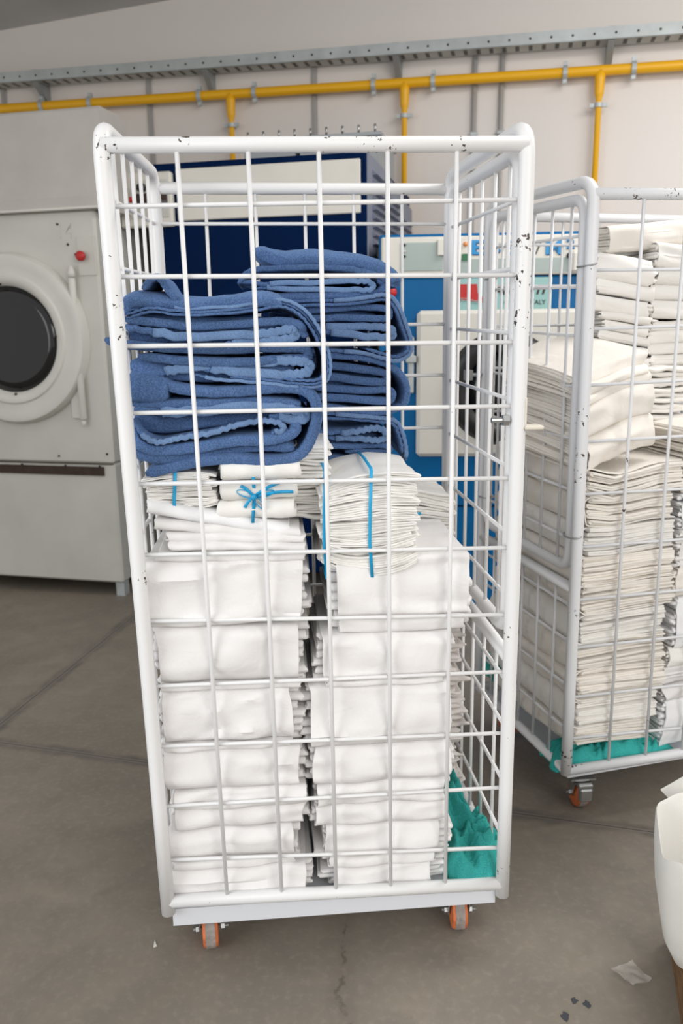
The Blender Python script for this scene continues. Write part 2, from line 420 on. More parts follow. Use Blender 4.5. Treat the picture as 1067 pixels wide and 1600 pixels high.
# sloping ceiling meeting the back wall
cb = MB()
zc = lambda u: 3.302 + .059 * (u + 1.675)
cb.add([(-5.5, 0, zc(-5.5)), (5, 0, zc(5)), (5, -3.6, zc(5) + .1), (-5.5, -3.6, zc(-5.5) + .1),
        (-5.5, 0, zc(-5.5) + .1), (5, 0, zc(5) + .1), (5, -3.6, zc(5) + .2), (-5.5, -3.6, zc(-5.5) + .2)],
       [(0, 1, 2, 3), (4, 7, 6, 5), (0, 4, 5, 1), (1, 5, 6, 2), (2, 6, 7, 3), (3, 7, 4, 0)])
struct(cb.build('ceiling', M['ceil'], smooth=False, loc=ROW.w(0, WV), rotz=ROW.a))
for i, (u, z1) in enumerate(((-.608, 2.97), (.522, 2.95), (-1.69, 2.97))):
    t = MB(); t.box(u - .017, u + .017, -.014, -.002, .0, z1); t.box(u - .006, u + .006, -.019, -.014, 0, z1)
    struct(t.build('trim_%d' % (i + 1), M['seam'], smooth=False, loc=ROW.w(0, WV), rotz=ROW.a))
WLOC = lambda: ROW.w(0, WV)

# conduits
for u, lab, z0 in ((1.528, 'thin grey conduit down the wall, the left one of the close pair', 0.9), (1.69, 'thin grey conduit down the wall, the right one of the close pair', .9)):
    t = MB(); t.tube([(u, -.022, z0), (u, -.022, 2.92)], .015, 10)
    o = t.build('conduit_pipe', M['seam'], loc=WLOC(), rotz=ROW.a)
    tag(o, lab, 'pipe', 'grey wall conduits')
    c = MB(); c.box(u - .024, u + .024, -.04, -.001, 2.44, 2.465, .004); c.build('pipe_clip', M['dull'], o, smooth=False)

# cable tray
ct = thing('cable_tray', 'long perforated grey metal cable tray on brackets along the upper wall', 'cable tray', WLOC(), ROW.a)
tz = lambda u: 2.962 - .0136 * (u + 1.6)
t = MB()
U0, U1 = -5.4, 6.2
for (ya, yb, za, zb_) in ((-.16, -.157, -.032, .033), (-.045, -.042, -.032, .033), (-.16, -.042, -.032, -.028)):
    V = [(x, y, tz(x) + z) for x in (U0, U1) for y in (ya, yb) for z in (za, zb_)]
    t.add(V, [(0, 1, 3, 2), (4, 6, 7, 5), (0, 4, 5, 1), (2, 3, 7, 6), (0, 2, 6, 4), (1, 5, 7, 3)])
t.build('tray_channel', M['dull'], ct, smooth=False)
h = MB()
u = U0 + .05
while u < U1:
    h.lathe([(0.0, .0005), (.007, .0005), (.007, -.0005)], (u, -.1606, tz(u)), (0, -1, 0), 8); u += .118
h.build('tray_perforations', M['dark'], ct, smooth=False)['kind'] = 'stuff'
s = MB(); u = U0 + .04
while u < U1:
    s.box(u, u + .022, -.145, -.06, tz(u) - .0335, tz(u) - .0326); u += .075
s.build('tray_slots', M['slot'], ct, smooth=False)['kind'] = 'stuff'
for u in (-5.0, -3.8, -2.6, -1.355, -.16, 1.063, 2.297, 3.5, 4.7):
    b = MB(); z = tz(u)
    b.box(u - .02, u + .02, -.014, -.001, z - .16, z + .065)
    b.add([(u - .018, -.01, z - .15), (u + .018, -.01, z - .15), (u + .018, -.13, z - .055), (u - .018, -.13, z - .055),
           (u - .018, -.01, z - .034), (u + .018, -.01, z - .034), (u + .018, -.155, z - .034), (u - .018, -.155, z - .034)],
          [(0, 1, 2, 3), (4, 7, 6, 5), (0, 3, 7, 4), (1, 5, 6, 2), (2, 6, 7, 3), (0, 4, 5, 1)])
    b.box(u - .02, u + .02, -.155, -.045, z + .033, z + .036)
    b.build('tray_bracket', M['duct'], ct, smooth=False)

# yellow gas pipe with drops
gp = thing('gas_pipe', 'yellow gas pipe running along the wall with thinner drops', 'pipe', WLOC(), ROW.a)
pz = lambda u: 2.797 - .0144 * (u + 1.684)
t = MB(); t.tube([(u, -.075, pz(u)) for u in np.linspace(-5.4, 6.2, 13)], .029, 16); t.build('main_pipe', M['yellow'], gp)
for u in (-.017, 1.107, 2.25):
    d = MB(); d.tube([(u, -.075, pz(u)), (u, -.075, pz(u) - .045), (u, -.075, pz(u) - .12), (u, -.075, pz(u) - .135), (u, -.075, pz(u) - .15), (u, -.075, 1.1)],
                     [.03, .03, .027, .024, .0175, .0175], 14)
    p = d.build('drop_pipe', M['yellow'], gp)
    zc_ = pz(u) - .185
    c = MB(); c.lathe([(.0175, -.012), (.026, -.012), (.026, .012), (.0175, .012)], (u, -.075, zc_), (0, 0, 1), 16); c.box(u - .007, u + .007, -.055, -.001, zc_ - .007, zc_ + .007)
    c.box(u + .024, u + .05, -.083, -.067, zc_ - .011, zc_ + .011); c.box(u - .05, u - .024, -.083, -.067, zc_ - .011, zc_ + .011)
    c.build('pipe_clamp', M['dull'], p, smooth=False)
for u in (-1.36, -1.0, -.225, .148, .917, 1.283, 2.053, 2.434, -2.2, 3.6):
    c = MB(); z = pz(u)
    c.lathe([(.029, -.013), (.040, -.013), (.040, .013), (.029, .013)], (u, -.075, z), (1, 0, 0), 16); c.box(u - .007, u + .007, -.045, -.001, z - .007, z + .007)
    c.box(u - .012, u + .012, -.088, -.062, z + .037, z + .06); c.box(u - .012, u + .012, -.088, -.062, z - .058, z - .037)
    c.build('pipe_clamp', M['dull'], gp, smooth=False)

# ------------------------------------------------------------------ grey-white tumble dryer at the left
dr = thing('tumble_dryer', 'big grey-white tumble dryer with a dark round door at the left edge', 'dryer', ROW.w(-.03, 0), ROW.a)
DW, DD = 1.45, 1.25
def screws(lst, parent, y, mat='brown', r=.006):
    for (x, z) in lst:
        b = MB(); b.lathe([(r, 0), (r * .8, .004), (0, .005)], (x, y, z), (0, -1, 0), 10); b.build('screw', M[mat], parent)
b = MB(); b.box(-DW, 0, 0, DD, .68, 1.85, .012); b.box(-DW, 0, .005, DD, .075, .678, .01); b.build('body', M['dryer'], dr, smooth=False)
hd = MB()
prof = [(-.032, 1.845), (-.034, 1.90), (-.02, 2.02), (-.012, 2.26), (.0, 2.272), (.17, 2.272), (.23, 2.22), (.30, 2.0), (.34, 1.852), (.30, 1.845)]
n = len(prof)
V = [(-DW, y, z) for y, z in prof] + [(.065, y, z) for y, z in prof]
hd.add(V, [tuple(range(n)), tuple(range(2 * n - 1, n - 1, -1))] + [(i, n + i, n + (i + 1) % n, (i + 1) % n) for i in range(n)])
hood = hd.build('upper_hood', M['dryerhood'], dr, smooth=False)
b = MB(); b.tube([(-DW, -.034, 1.842), (.065, -.034, 1.852)], .006, 8); b.build('hood_lip', M['dryerlight'], hood)
b = MB(); b.box(-DW, -.02, .3, DD, 1.85, 2.0, .01); b.build('rear_housing', M['dryerhood'], dr, smooth=False)
DC = (-.475, 1.275)
ring = MB()
ring.lathe([(.248, .028), (.258, .046), (.282, .058), (.298, .056), (.305, .048), (.345, .046), (.372, .052), (.388, .048), (.398, .03), (.402, .012), (.403, -.002), (.245, -.002)], (DC[0], 0, DC[1]), (0, -1, 0), 72)
rg = ring.build('door', M['dryerlight'], dr, sharp=SH)
b = MB(); b.lathe([(0, .030), (.20, .031), (.25, .028), (.25, .018)], (DC[0], 0, DC[1]), (0, -1, 0), 64); b.build('door_glass', M['glass'], rg)
for k in range(4):
    a = PI / 2 * k + .05
    b = MB(); b.lathe([(.007, .045), (.005, .053), (0, .054)], (DC[0] + .256 * math.cos(a), 0, DC[1] + .256 * math.sin(a)), (0, -1, 0), 8); b.build('glass_screw', M['brown'], rg)
b = MB(); b.box(DC[0] + .28, -.125, -.012, 0, .90, 1.52, .004); b.build('hinge_plate', M['dryerlight'], rg, smooth=False)
b = MB(); b.tube([(-.125, -.026, .895), (-.125, -.026, .905), (-.125, -.026, 1.545), (-.125, -.026, 1.55)], [.010, .016, .016, .014], 14)
b.lathe([(.017, 0), (.017, .022), (.008, .05), (0, .055)], (-.125, -.026, 1.553), (0, 0, 1), 14)
b.lathe([(.012, 0), (.007, -.025), (0, -.03)], (-.125, -.026, .893), (0, 0, 1), 12); b.build('hinge_rod', M['dryerlight'], rg)
b = MB(); b.box(-.098, -.008, -.006, 0, 1.56, 1.735, .002); pl = b.build('button_plate', M['dryer'], dr, smooth=False)
b = MB(); b.lathe([(.012, .006), (.012, .02), (.022, .022), (.023, .034), (.018, .04), (0, .042)], (-.070, 0, 1.645), (0, -1, 0), 24)
o = b.build('stop_button', M['red'], pl); o['label'] = 'round red push button'
b = MB(); b.box(-DW + .25, -.055, -.004, .006, .622, .665); o = b.build('lint_slot', M['brown'], dr, smooth=False); o['label'] = 'dark rusty horizontal slot'
b = MB(); b.box(-DW, 0, -.0015, .002, .6775, .683); b.build('seam_line', M['brown'], dr, smooth=False)
screws([(-.29, .715), (-.03, .73), (-.19, 1.79), (-.145, 1.70), (-.11, 1.655), (-.26, .668), (-.075, .668), (-.5, .668), (-.17, 1.93), (-.46, 1.94)], dr, -.001)
text_mesh('14', .11, M['dryerlight'], dr, 'number_marking', (-.20, -.001, 1.72), extrude=.001, offset=-.004, xscale=.8)
for (x, y) in ((-.03, .06), (-DW + .05, .06), (-.03, DD - .08), (-DW + .05, DD - .08)):
    b = MB(); b.box(x - .025, x + .02, y - .03, y + .02, 0, .08); b.build('foot', M['dull'], dr, smooth=False)

# ------------------------------------------------------------------ navy dryer behind the cart
nv = .27
bd = thing('tumble_dryer', 'dark blue tumble dryer with a long white top panel, behind the tall cart', 'dryer', ROW.w(0.10, nv), ROW.a)
BW = 1.075
b = MB(); b.box(0, BW - .004, 0, 1.36, .1, 2.075, .008); b.build('body', M['navy'], bd, smooth=False)
b = MB(); b.add([(BW - .003, .004, .1), (BW - .003, 1.40, .1), (BW - .003, 1.40, 2.0), (BW - .003, .35, 2.07), (BW - .003, .004, 2.07),
                 (BW + .004, .004, .1), (BW + .004, 1.40, .1), (BW + .004, 1.40, 2.0), (BW + .004, .35, 2.07), (BW + .004, .004, 2.07)],
                [(0, 1, 2, 3, 4), (9, 8, 7, 6, 5)] + [(i, 5 + i, 5 + (i + 1) % 5, (i + 1) % 5) for i in range(5)])
sp = b.build('side_sheet', M['navyside'], bd, smooth=False)
for r0, z0 in ((0, 1.80), (1, 1.80), (2, 1.80)):
    for k in range(9):
        y = .10 + r0 * .44; z = z0 - r0 * .05 + (k - 3) * .038
        l = MB(); l.add([(BW + .003, y, z), (BW + .003, y + .32, z), (BW + .026, y + .32, z + .004), (BW + .026, y, z + .004), (BW + .003, y, z + .026), (BW + .003, y + .32, z + .026)],
                        [(0, 1, 2, 3), (3, 2, 5, 4), (0, 3, 4), (1, 5, 2), (0, 4, 5, 1)])
        l.build('louver', M['navyside'], sp, smooth=False)
b = MB(); b.box(.16, BW - .03, -.012, .002, 1.815, 2.045, .004); b.build('front_panel', M['panelw'], bd, smooth=False)
b = MB(); b.box(-.125, .145, -.035, .002, 1.79, 2.035, .008); cp = b.build('control_box', M['panelw'], bd, smooth=False)
b = MB(); b.box(-.10, .13, -.039, -.034, 1.83, 2.00, .002); b.build('control_plate', M['dryer'], cp, smooth=False)
for x in (.0, .075):
    b = MB(); b.lathe([(.022, .038), (.02, .06), (0, .061)], (x, 0, 1.965), (0, -1, 0), 16); b.build('knob', M['black'], cp)
b = MB(); b.box(-.03, .125, -.044, -.038, 1.895, 1.94); b.build('display', M['display'], cp, smooth=False)
b = MB(); b.box(-.02, .03, -.046, -.043, 1.905, 1.93); b.box(.06, .12, -.046, -.043, 1.905, 1.93); b.build('red_digits_window', M['brown'], cp, smooth=False)
b = MB(); b.lathe([(.014, .038), (.012, .05), (0, .051)], (-.06, 0, 1.915), (0, -1, 0), 14); b.build('red_button', M['red'], cp)
b = MB(); b.lathe([(.36, -.002), (.40, .004), (.41, .03), (.38, .04), (.30, .035), (.29, .012), (0, .012)], (.62, 0, 1.18), (0, -1, 0), 64)
b.build('door', M['navy'], bd, sharp=SH)
b = MB(); b.box(.02, .05, -.002, .01, .1, 1.79); b.build('door_edge', M['navy'], bd, smooth=False)
for (x, y) in ((.05, .06), (BW - .06, .06), (.05, 1.3), (BW - .06, 1.3)):
    b = MB(); b.box(x - .03, x + .03, y - .03, y + .03, 0, .11); b.build('foot', M['dark'], bd, smooth=False)
b = MB(); b.box(.36, .63, .40, .85, 2.075, 2.225); b.box(.655, 1.06, .40, .85, 2.075, 2.225)
b.box(.35, .635, .38, .86, 2.222, 2.238); b.box(.65, 1.07, .38, .86, 2.222, 2.238)
du = b.build('exhaust_duct', M['duct'], bd, smooth=False)
for x in np.linspace(.39, 1.04, 9):
    b = MB(); b.cyl((x, .385, 2.236), (x, .385, 2.272), .006, 8); b.build('duct_bolt', M['zinc'], du)

# ------------------------------------------------------------------ blue washing machine
wm = thing('washing_machine', 'bright blue washing machine with a round black door, between the two carts', 'washing machine', WASH.w(0, 0), WASH.a)
b = MB(); b.box(0, .96, 0, .55, .05, 1.515, .008); b.build('body', M['blue'], wm, smooth=False)
b = MB(); b.box(0, .96, .0, .55, 1.52, 1.69, .01); bx = b.build('control_housing', M['blue'], wm, smooth=False)
b = MB(); b.box(.01, .95, -.012, .002, 1.518, 1.678, .006); cpn = b.build('control_panel', M['panelw'], wm, smooth=False)
b = MB(); b.box(.09, .27, -.016, -.011, 1.54, 1.655, .002); b.build('dial_plate', M['paleplate'], cpn, smooth=False)
b = MB(); b.box(.28, .93, -.0135, -.011, 1.528, 1.585); b.build('lower_strip', M['paleplate'], cpn, smooth=False)
for z in (1.645, 1.62, 1.60):
    b = MB(); b.lathe([(.006, .016), (.006, .021), (0, .021)], (.108, 0, z), (0, -1, 0), 10); b.build('indicator', M['black' if z != 1.62 else 'dryer'], cpn)
b = MB(); b.box(.245, .285, -.03, -.01, 1.60, 1.665, .003); b.build('switch_box', M['panelw'], cpn, smooth=False)
b = MB(); b.lathe([(.010, .012), (.009, .02), (0, .022)], (.362, 0, 1.645), (0, -1, 0), 14); b.build('orange_lamp', M['orangel'], cpn)
b = MB(); b.box(.348, .378, -.018, -.011, 1.578, 1.606); b.build('green_label', M['green'], cpn, smooth=False)
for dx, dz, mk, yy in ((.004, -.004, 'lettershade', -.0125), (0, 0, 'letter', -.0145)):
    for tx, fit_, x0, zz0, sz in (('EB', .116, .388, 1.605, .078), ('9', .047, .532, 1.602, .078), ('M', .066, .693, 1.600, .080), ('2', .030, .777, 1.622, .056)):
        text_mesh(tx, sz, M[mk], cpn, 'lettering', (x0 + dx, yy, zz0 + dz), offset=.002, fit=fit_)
text_mesh('/', .078, M['black'], cpn, 'lettering', (.650, -.0135, 1.60), shear=.1, fit=.028)
b = MB(); b.lathe([(.012, .012), (.011, .03), (0, .032)], (.792, 0, 1.592), (0, -1, 0), 14); b.build('black_knob', M['black'], cpn)
b = MB(); b.box(.322, .728, -.006, .002, 1.372, 1.508); sg = b.build('maker_plate', M['plate'], wm, smooth=False)
b = MB(); b.prism([(.334, 1.484), (.414, 1.484), (.417, 1.45), (.425, 1.435), (.45, 1.428), (.451, 1.407), (.40, 1.412), (.365, 1.418), (.334, 1.417)], -.009, -.005); b.build('red_emblem', M['red'], sg, smooth=False)
b = MB()
for off in (0, .010):
    b.tube([(.338, -.009, 1.428 - off * .5), (.37, -.009, 1.425 - off), (.41, -.009, 1.414 - off * .6), (.452, -.009, 1.418 - off)], .0016, 6)
b.build('emblem_lines', M['plate'], sg)
text_mesh('LAMBERTI', .052, M['black'], sg, 'lettering', (.458, -.0065, 1.440), shear=.25, offset=.0016, fit=.247)
text_mesh('CAR', .026, M['black'], sg, 'small_lettering', (.530, -.0065, 1.398), fit=.062)
text_mesh('ITALY', .026, M['black'], sg, 'small_lettering', (.636, -.0065, 1.398), fit=.068)
b = MB(); b.box(.162, .935, -.03, .002, .75, 1.378, .02); dp = b.build('door', M['panelw'], wm, smooth=False)
DC2 = (.532, 1.047)
b = MB(); b.lathe([(.155, .03), (.16, .05), (.19, .062), (.225, .056), (.245, .03)], (DC2[0], 0, DC2[1]), (0, -1, 0), 56); b.build('door_ring', M['black'], dp)
b = MB(); b.lathe([(0, .045), (.10, .042), (.16, .034)], (DC2[0], 0, DC2[1]), (0, -1, 0), 48); b.build('door_glass', M['glass'], dp)
b = MB(); b.box(.125, .15, -.03, 0, 1.03, 1.27, .004); b.box(.115, .16, -.04, -.02, 1.16, 1.19, .004); b.build('door_hinge', M['dull'], wm, smooth=False)
b = MB(); b.lathe([(.02, 0), (.022, .02), (.015, .03), (0, .031)], (.055, 0, 1.455), (0, -1, 0), 18); o = b.build('stop_button', M['red'], wm); o['label'] = 'red push button'
b = MB(); b.box(0, .96, -.003, .003, .52, .526); b.build('panel_seam', M['navy'], wm, smooth=False)
b = MB(); b.box(0.02, .94, .03, .53, 0, .055); b.build('plinth', M['dark'], wm, smooth=False)
# white powder box on the washer's panel edge
b = MB(); b.box(.795, .905, -.045, -.013, 1.52, 1.61, .012); b.build('soap_drawer', M['panelw'], wm, smooth=False)

# ------------------------------------------------------------------ cage trolleys
CW, CD, HR, ZB = .7123, .5423, 1.62, .152
def make_cage(fr, label, gate, dz_tab, front_h, front_v, mat, caster_rot, tz0=.096, ties=True, stub=.028):
    root = thing('cage_trolley', label, 'laundry cart', fr.w(0, 0), fr.a, 'white wire cage trolleys')
    top, bot = dz_tab
    def df(p):
        u, v, z = p; a = u / CW; c = v / CD; k = (z - ZB) / (HR - ZB)
        def bl(t, i): return (t[0][i] * (1 - a) * (1 - c) + t[1][i] * a * (1 - c) + t[2][i] * (1 - a) * c + t[3][i] * a * c)
        return (u + bl(bot, 0) * (1 - k) + bl(top, 0) * k, v, z + bl(bot, 1) * (1 - k) + bl(top, 1) * k)
    def tube(name, path, r, parent, m=None, n=12, closed=False):
        t = MB(); t.tube([df(p) for p in path], r, n, closed); return t.build(name, m or mat, parent)
    RP, RT, RW = .0145, .0135, .0041
    ZT = HR + .030
    sides = []
    for u in (0, CW):
        p = arc_path(dense([(u, 0, ZB - stub), (u, 0, ZT)], .3) + dense([(u, 0, ZT), (u, CD, ZT)], .3)[1:] + dense([(u, CD, ZT), (u, CD, ZB - stub)], .3)[1:], .055)
        s = tube('side_frame', p, RP, root); sides.append(s)
        tube('bottom_rail', [(u, 0, ZB), (u, CD, ZB)], RT, s)
    ff = tube('front_frame', [(0, 0, HR), (CW, 0, HR)], RT, root)
    tube('bottom_rail', [(0, 0, ZB), (CW, 0, ZB)], RT, ff)
    rf = tube('rear_frame', [(0, CD, HR), (CW, CD, HR)], RT, root)
    tube('bottom_rail', [(0, CD, ZB), (CW, CD, ZB)], RT, rf)
    for (a, b) in front_v:
        t = MB(); t.tube([(a, -.003, HR - .01), ((a + b) / 2, -.001, .9), (b, -.003, ZB)], RW, 8); t.build('vertical_wire', mat, ff)
    for (zl, zr) in front_h:
        ul = df((0, 0, zl))[0]; ur = df((CW, 0, zr))[0]
        t = MB(); t.tube([(ul, .005, zl), (CW * .5, .004, (zl + zr) / 2), (ur, .005, zr)], RW, 8); t.build('horizontal_wire', mat, ff)
    for k in range(1, 6):
        tube('vertical_wire', [(CW * k / 6, CD, HR - .01), (CW * k / 6, CD, ZB)], RW, rf, n=8)
    ZR = [1.542, 1.425, 1.310, 1.187, 1.057, .927, .79, .655, .52, .385, .26]
    for z in ZR: tube('horizontal_wire', [(0, CD - .005, z), (CW, CD - .005, z)], RW, rf, n=8)
    # side meshes: plain on one side, hinged upper gate on the other
    for i, u in enumerate((0, CW)):
        sg_ = 1 if i else -1
        if gate != i:
            for k in range(1, 6): tube('vertical_wire', [(u, CD * k / 6, ZT - .012), (u, CD * k / 6, ZB)], RW, sides[i], n=8)
            for z in ZR: tube('horizontal_wire', [(u + .004 * sg_, 0, z), (u + .004 * sg_, CD, z)], RW, sides[i], n=8)
        else:
            g0, g1 = .715, ZT - .036
            a, b = .032, CD - .032
            loop = arc_path([(u, (a + b) / 2, g1), (u, b, g1), (u, b, g0), (u, a, g0), (u, a, g1), (u, (a + b) / 2, g1)], .05)[:-1]
            gt = tube('hinged_gate', loop, .0135, root, closed=True)
            for k in range(1, 6): tube('vertical_wire', [(u, CD * k / 6, g1), (u, CD * k / 6, g0)], RW, gt, n=8)
            for z in ZR[:6] + [.80]: tube('horizontal_wire', [(u - .004 * sg_, a, z - .01), (u - .004 * sg_, b, z - .01)], RW, gt, n=8)
            lp = tube('lower_side_panel', [(u, 0, .665), (u, CD, .665)], .0135, root)
            for k in range(1, 6): tube('vertical_wire', [(u, CD * k / 6, .665), (u, CD * k / 6, ZB)], RW, lp, n=8)
            for z in (.615, .515, .39, .265): tube('horizontal_wire', [(u - .004 * sg_, 0, z), (u - .004 * sg_, CD, z)], RW, lp, n=8)
            for v in (a - .016, b + .016) if ties else ():
                for z in (1.45, .80):
                    t = MB(); t.tube([(u + .017 * math.cos(q), v + .032 * math.sin(q), z + .004 * math.cos(q)) for q in np.linspace(0, 2 * PI, 20)[:-1]], .0022, 6, True)
                    t.build('tie_wire', M['zinc'], gt)
    b = MB()
    b.box(.018, CW - .006, .006, .012, tz0, .132); b.box(.018, CW - .006, CD - .012, CD - .006, tz0, .132)
    b.box(.018, .024, .012, CD - .012, tz0, .132); b.box(CW - .012, CW - .006, .012, CD - .012, tz0, .132)
    b.box(.018, CW - .006, .006, CD - .006, .132, .136)
    b.build('base_tray', M['tray'], root, smooth=False)
    for (cu, cv, ro) in ((.088, .06, caster_rot[0]), (.638, .06, caster_rot[1]), (.088, CD - .06, .4), (.638, CD - .06, -.3)):
        c = MB(); cr = MB(); wh = MB(); tr = MB(); bo = MB()
        zc_ = .042
        R = lambda V: V
        def place(mb, name, m, par, sm=True):
            V = np.concatenate(mb.v); ca, sa = math.cos(ro), math.sin(ro)
            V2 = V.copy(); V2[:, 0] = cu + V[:, 0] * ca - V[:, 1] * sa; V2[:, 1] = cv + V[:, 0] * sa + V[:, 1] * ca
            mb.v = [V2]; return mb.build(name, m, par, smooth=sm, sharp=SH)
        c.box(-.035, .035, -.03, .03, .090, .096); c.lathe([(.022, .082), (.022, .09)], (0, 0, 0), (0, 0, 1), 16)
        for s_ in (-1, 1): c.add([(s_ * .021, -.028, .084), (s_ * .021, .028, .084), (s_ * .021, .010, .034), (s_ * .021, -.010, .034), (s_ * .0235, -.028, .084), (s_ * .0235, .028, .084), (s_ * .0235, .010, .034), (s_ * .0235, -.010, .034)],
                                 [(0, 1, 2, 3), (7, 6, 5, 4), (0, 4, 5, 1), (1, 5, 6, 2), (2, 6, 7, 3), (3, 7, 4, 0)])
        c.box(-.0235, .0235, -.028, .028, .080, .084)
        if caster_rot[2]:
            c.box(-.016, .020, -.050, -.030, .036, .074, .004); c.box(-.020, .022, -.046, -.026, .074, .086, .003)
        cs = place(c, 'caster', M['zinc'], root, False)
        wh.lathe([(.012, -.018), (.030, -.017), (.038, -.016), (.041, -.011), (.041, .011), (.038, .016), (.030, .017), (.012, .018)], (0, 0, zc_), (1, 0, 0), 36)
        w_ = place(wh, 'wheel', M['orange'], cs)
        tr.lathe([(.041, -.0105), (.0422, -.010), (.0422, .010), (.041, .0105)], (0, 0, zc_), (1, 0, 0), 36)
        place(tr, 'tread', M['tread'], cs)
        bo.cyl((-.036, 0, zc_), (.040, 0, zc_), .004, 10); bo.cyl((-.031, 0, zc_), (-.0235, 0, zc_), .009, 6); bo.cyl((.0235, 0, zc_), (.031, 0, zc_), .009, 6)
        place(bo, 'axle_bolt', M['zinc'], cs)
    return root, df
Z0 = (0, 0)
cage1, df1 = make_cage(CART, 'tall white cage trolley in front, loaded with blue towels over white linen', 1,
    (((-.0106, -.002), (.004, .0034), (.004, .0157), (-.0133, .0132)), ((.0107, .0094), (.0074, -.0046), (.004, .0), (-.003, .0))),
    [(1.5223, 1.5332), (1.4075, 1.4043), (1.2894, 1.286), (1.1713, 1.1692), (1.0415, 1.0321), (.9064, .8943), (.7747, .7562), (.6403, .6347), (.5117, .4989), (.3783, .3743), (.2548, .2314)],
    [(.1135, .1335), (.2326, .2466), (.3524, .361), (.4705, .4768), (.5913, .594)], M['cage'], (.10, -.06, 0), ties=False)
# latch on the right front post, outside; bolt inside
b = MB(); b.box(CW + .014, CW + .018, -.012, .012, 1.135, 1.185, .001); b.box(CW + .014, CW + .050, -.018, .014, 1.126, 1.134, .002); b.build('latch_bracket', M['cream'], cage1, smooth=False)
b = MB(); b.cyl((CW - .045, .004, 1.143), (CW - .012, .004, 1.143), .0055, 10); b.cyl((CW - .024, .004, 1.143), (CW - .012, .004, 1.143), .011, 6); b.build('latch_bolt', M['zinc'], cage1, smooth=False)
cage2, df2 = make_cage(CART2, 'second white cage trolley at the right, filled with ivory linen', 0,
    (((-.001, -.016), (0, 0), (-.004, .003), (0, .005)), ((.008, .0), (.003, -.01), (0, 0), (0, 0))),
    [(1.4378, 1.446), (1.3043, 1.315), (1.1725, 1.182), (1.0365, 1.037), (.906, .893), (.7698, .761), (.6304, .620), (.5, .487), (.361, .343), (.2431, .20)],
    [(.1284, .1339), (.245, .2487), (.362, .366), (.479, .48), (.596, .597)], M['cage2'], (-.15, .2, 1), tz0=.124, stub=.010)
b = MB(); b.cyl((-.05, CD, 1.17), (-.014, CD, 1.17), .006, 10); b.box(-.07, -.05, CD - .012, CD + .012, 1.155, 1.185); b.build('latch_bolt', M['zinc'], cage2, smooth=False)

# ------------------------------------------------------------------ folded cloth
def field(rng, n, fx, fy):
    k = [(rng.gauss(0, 1) * fx, rng.gauss(0, 1) * fy, rng.uniform(0, 6.28), rng.uniform(.5, 1)) for _ in range(n)]
    s = sum(a[3] for a in k)
    return lambda x, y: sum(a[3] * np.sin(a[0] * x + a[1] * y + a[2]) for a in k) / s
def ucurve(hh, d, e, sq, nl=7, na=12):
    a = np.linspace(-PI / 2, PI / 2, na)
    az = hh * np.sign(np.sin(a)) * np.abs(np.sin(a)) ** (2 / sq)
    ax = e * (1 - np.abs(np.cos(a)) ** (2 / sq))
    xs = np.linspace(d, e, nl)[:-1]
    return np.concatenate([np.stack([xs, -hh + 0 * xs], 1), np.stack([ax, az], 1), np.stack([xs[::-1], hh + 0 * xs], 1)])
def cols(n, w, t):
    e = np.array([0, .12, .4, .9]) * t / w
    mid = np.linspace(0, 1, n)[1:-1]; mid = mid[(mid > e[-1] * 1.3) & (mid < 1 - e[-1] * 1.3)]
    yn = np.concatenate([e, mid, 1 - e[::-1]]); th = np.ones(len(yn)); th[:3] = (.6, .85, .97); th[-3:] = (.97, .85, .6)
    return yn, th
def strip(mb, curve, y0, y1, t, M_, rng, flds, orient, jit=.004, zoff=0.0):
    # curve: (N,2) x away from the fold, z up; y along the fold
    yn, th = cols(M_, max(.02, y1 - y0), t)
    n = len(curve); s = np.linspace(0, 1, n)
    ja = jit * (np.sin(s * rng.uniform(3, 9) + rng.uniform(0, 6)) + .6 * np.sin(s * rng.uniform(12, 20) + rng.uniform(0, 6)))
    jb = jit * (np.sin(s * rng.uniform(3, 9) + rng.uniform(0, 6)) + .6 * np.sin(s * rng.uniform(12, 20) + rng.uniform(0, 6)))
    Y = (y0 + ja)[:, None] * (1 - yn)[None] + (y1 + jb)[:, None] * yn[None]
    X = np.repeat(curve[:, 0][:, None], len(yn), 1); Z = np.repeat(curve[:, 1][:, None] + zoff, len(yn), 1)
    X, Y, Z = flds(X, Y, Z)
    if orient == 'front': P = np.stack([Y, X, Z], 2); fl = True
    elif orient == 'right': P = np.stack([-X, Y, Z], 2); fl = True
    else: P = np.stack([X, Y, Z], 2); fl = False
    mb.sheet(P, t * th[None, :], fl)
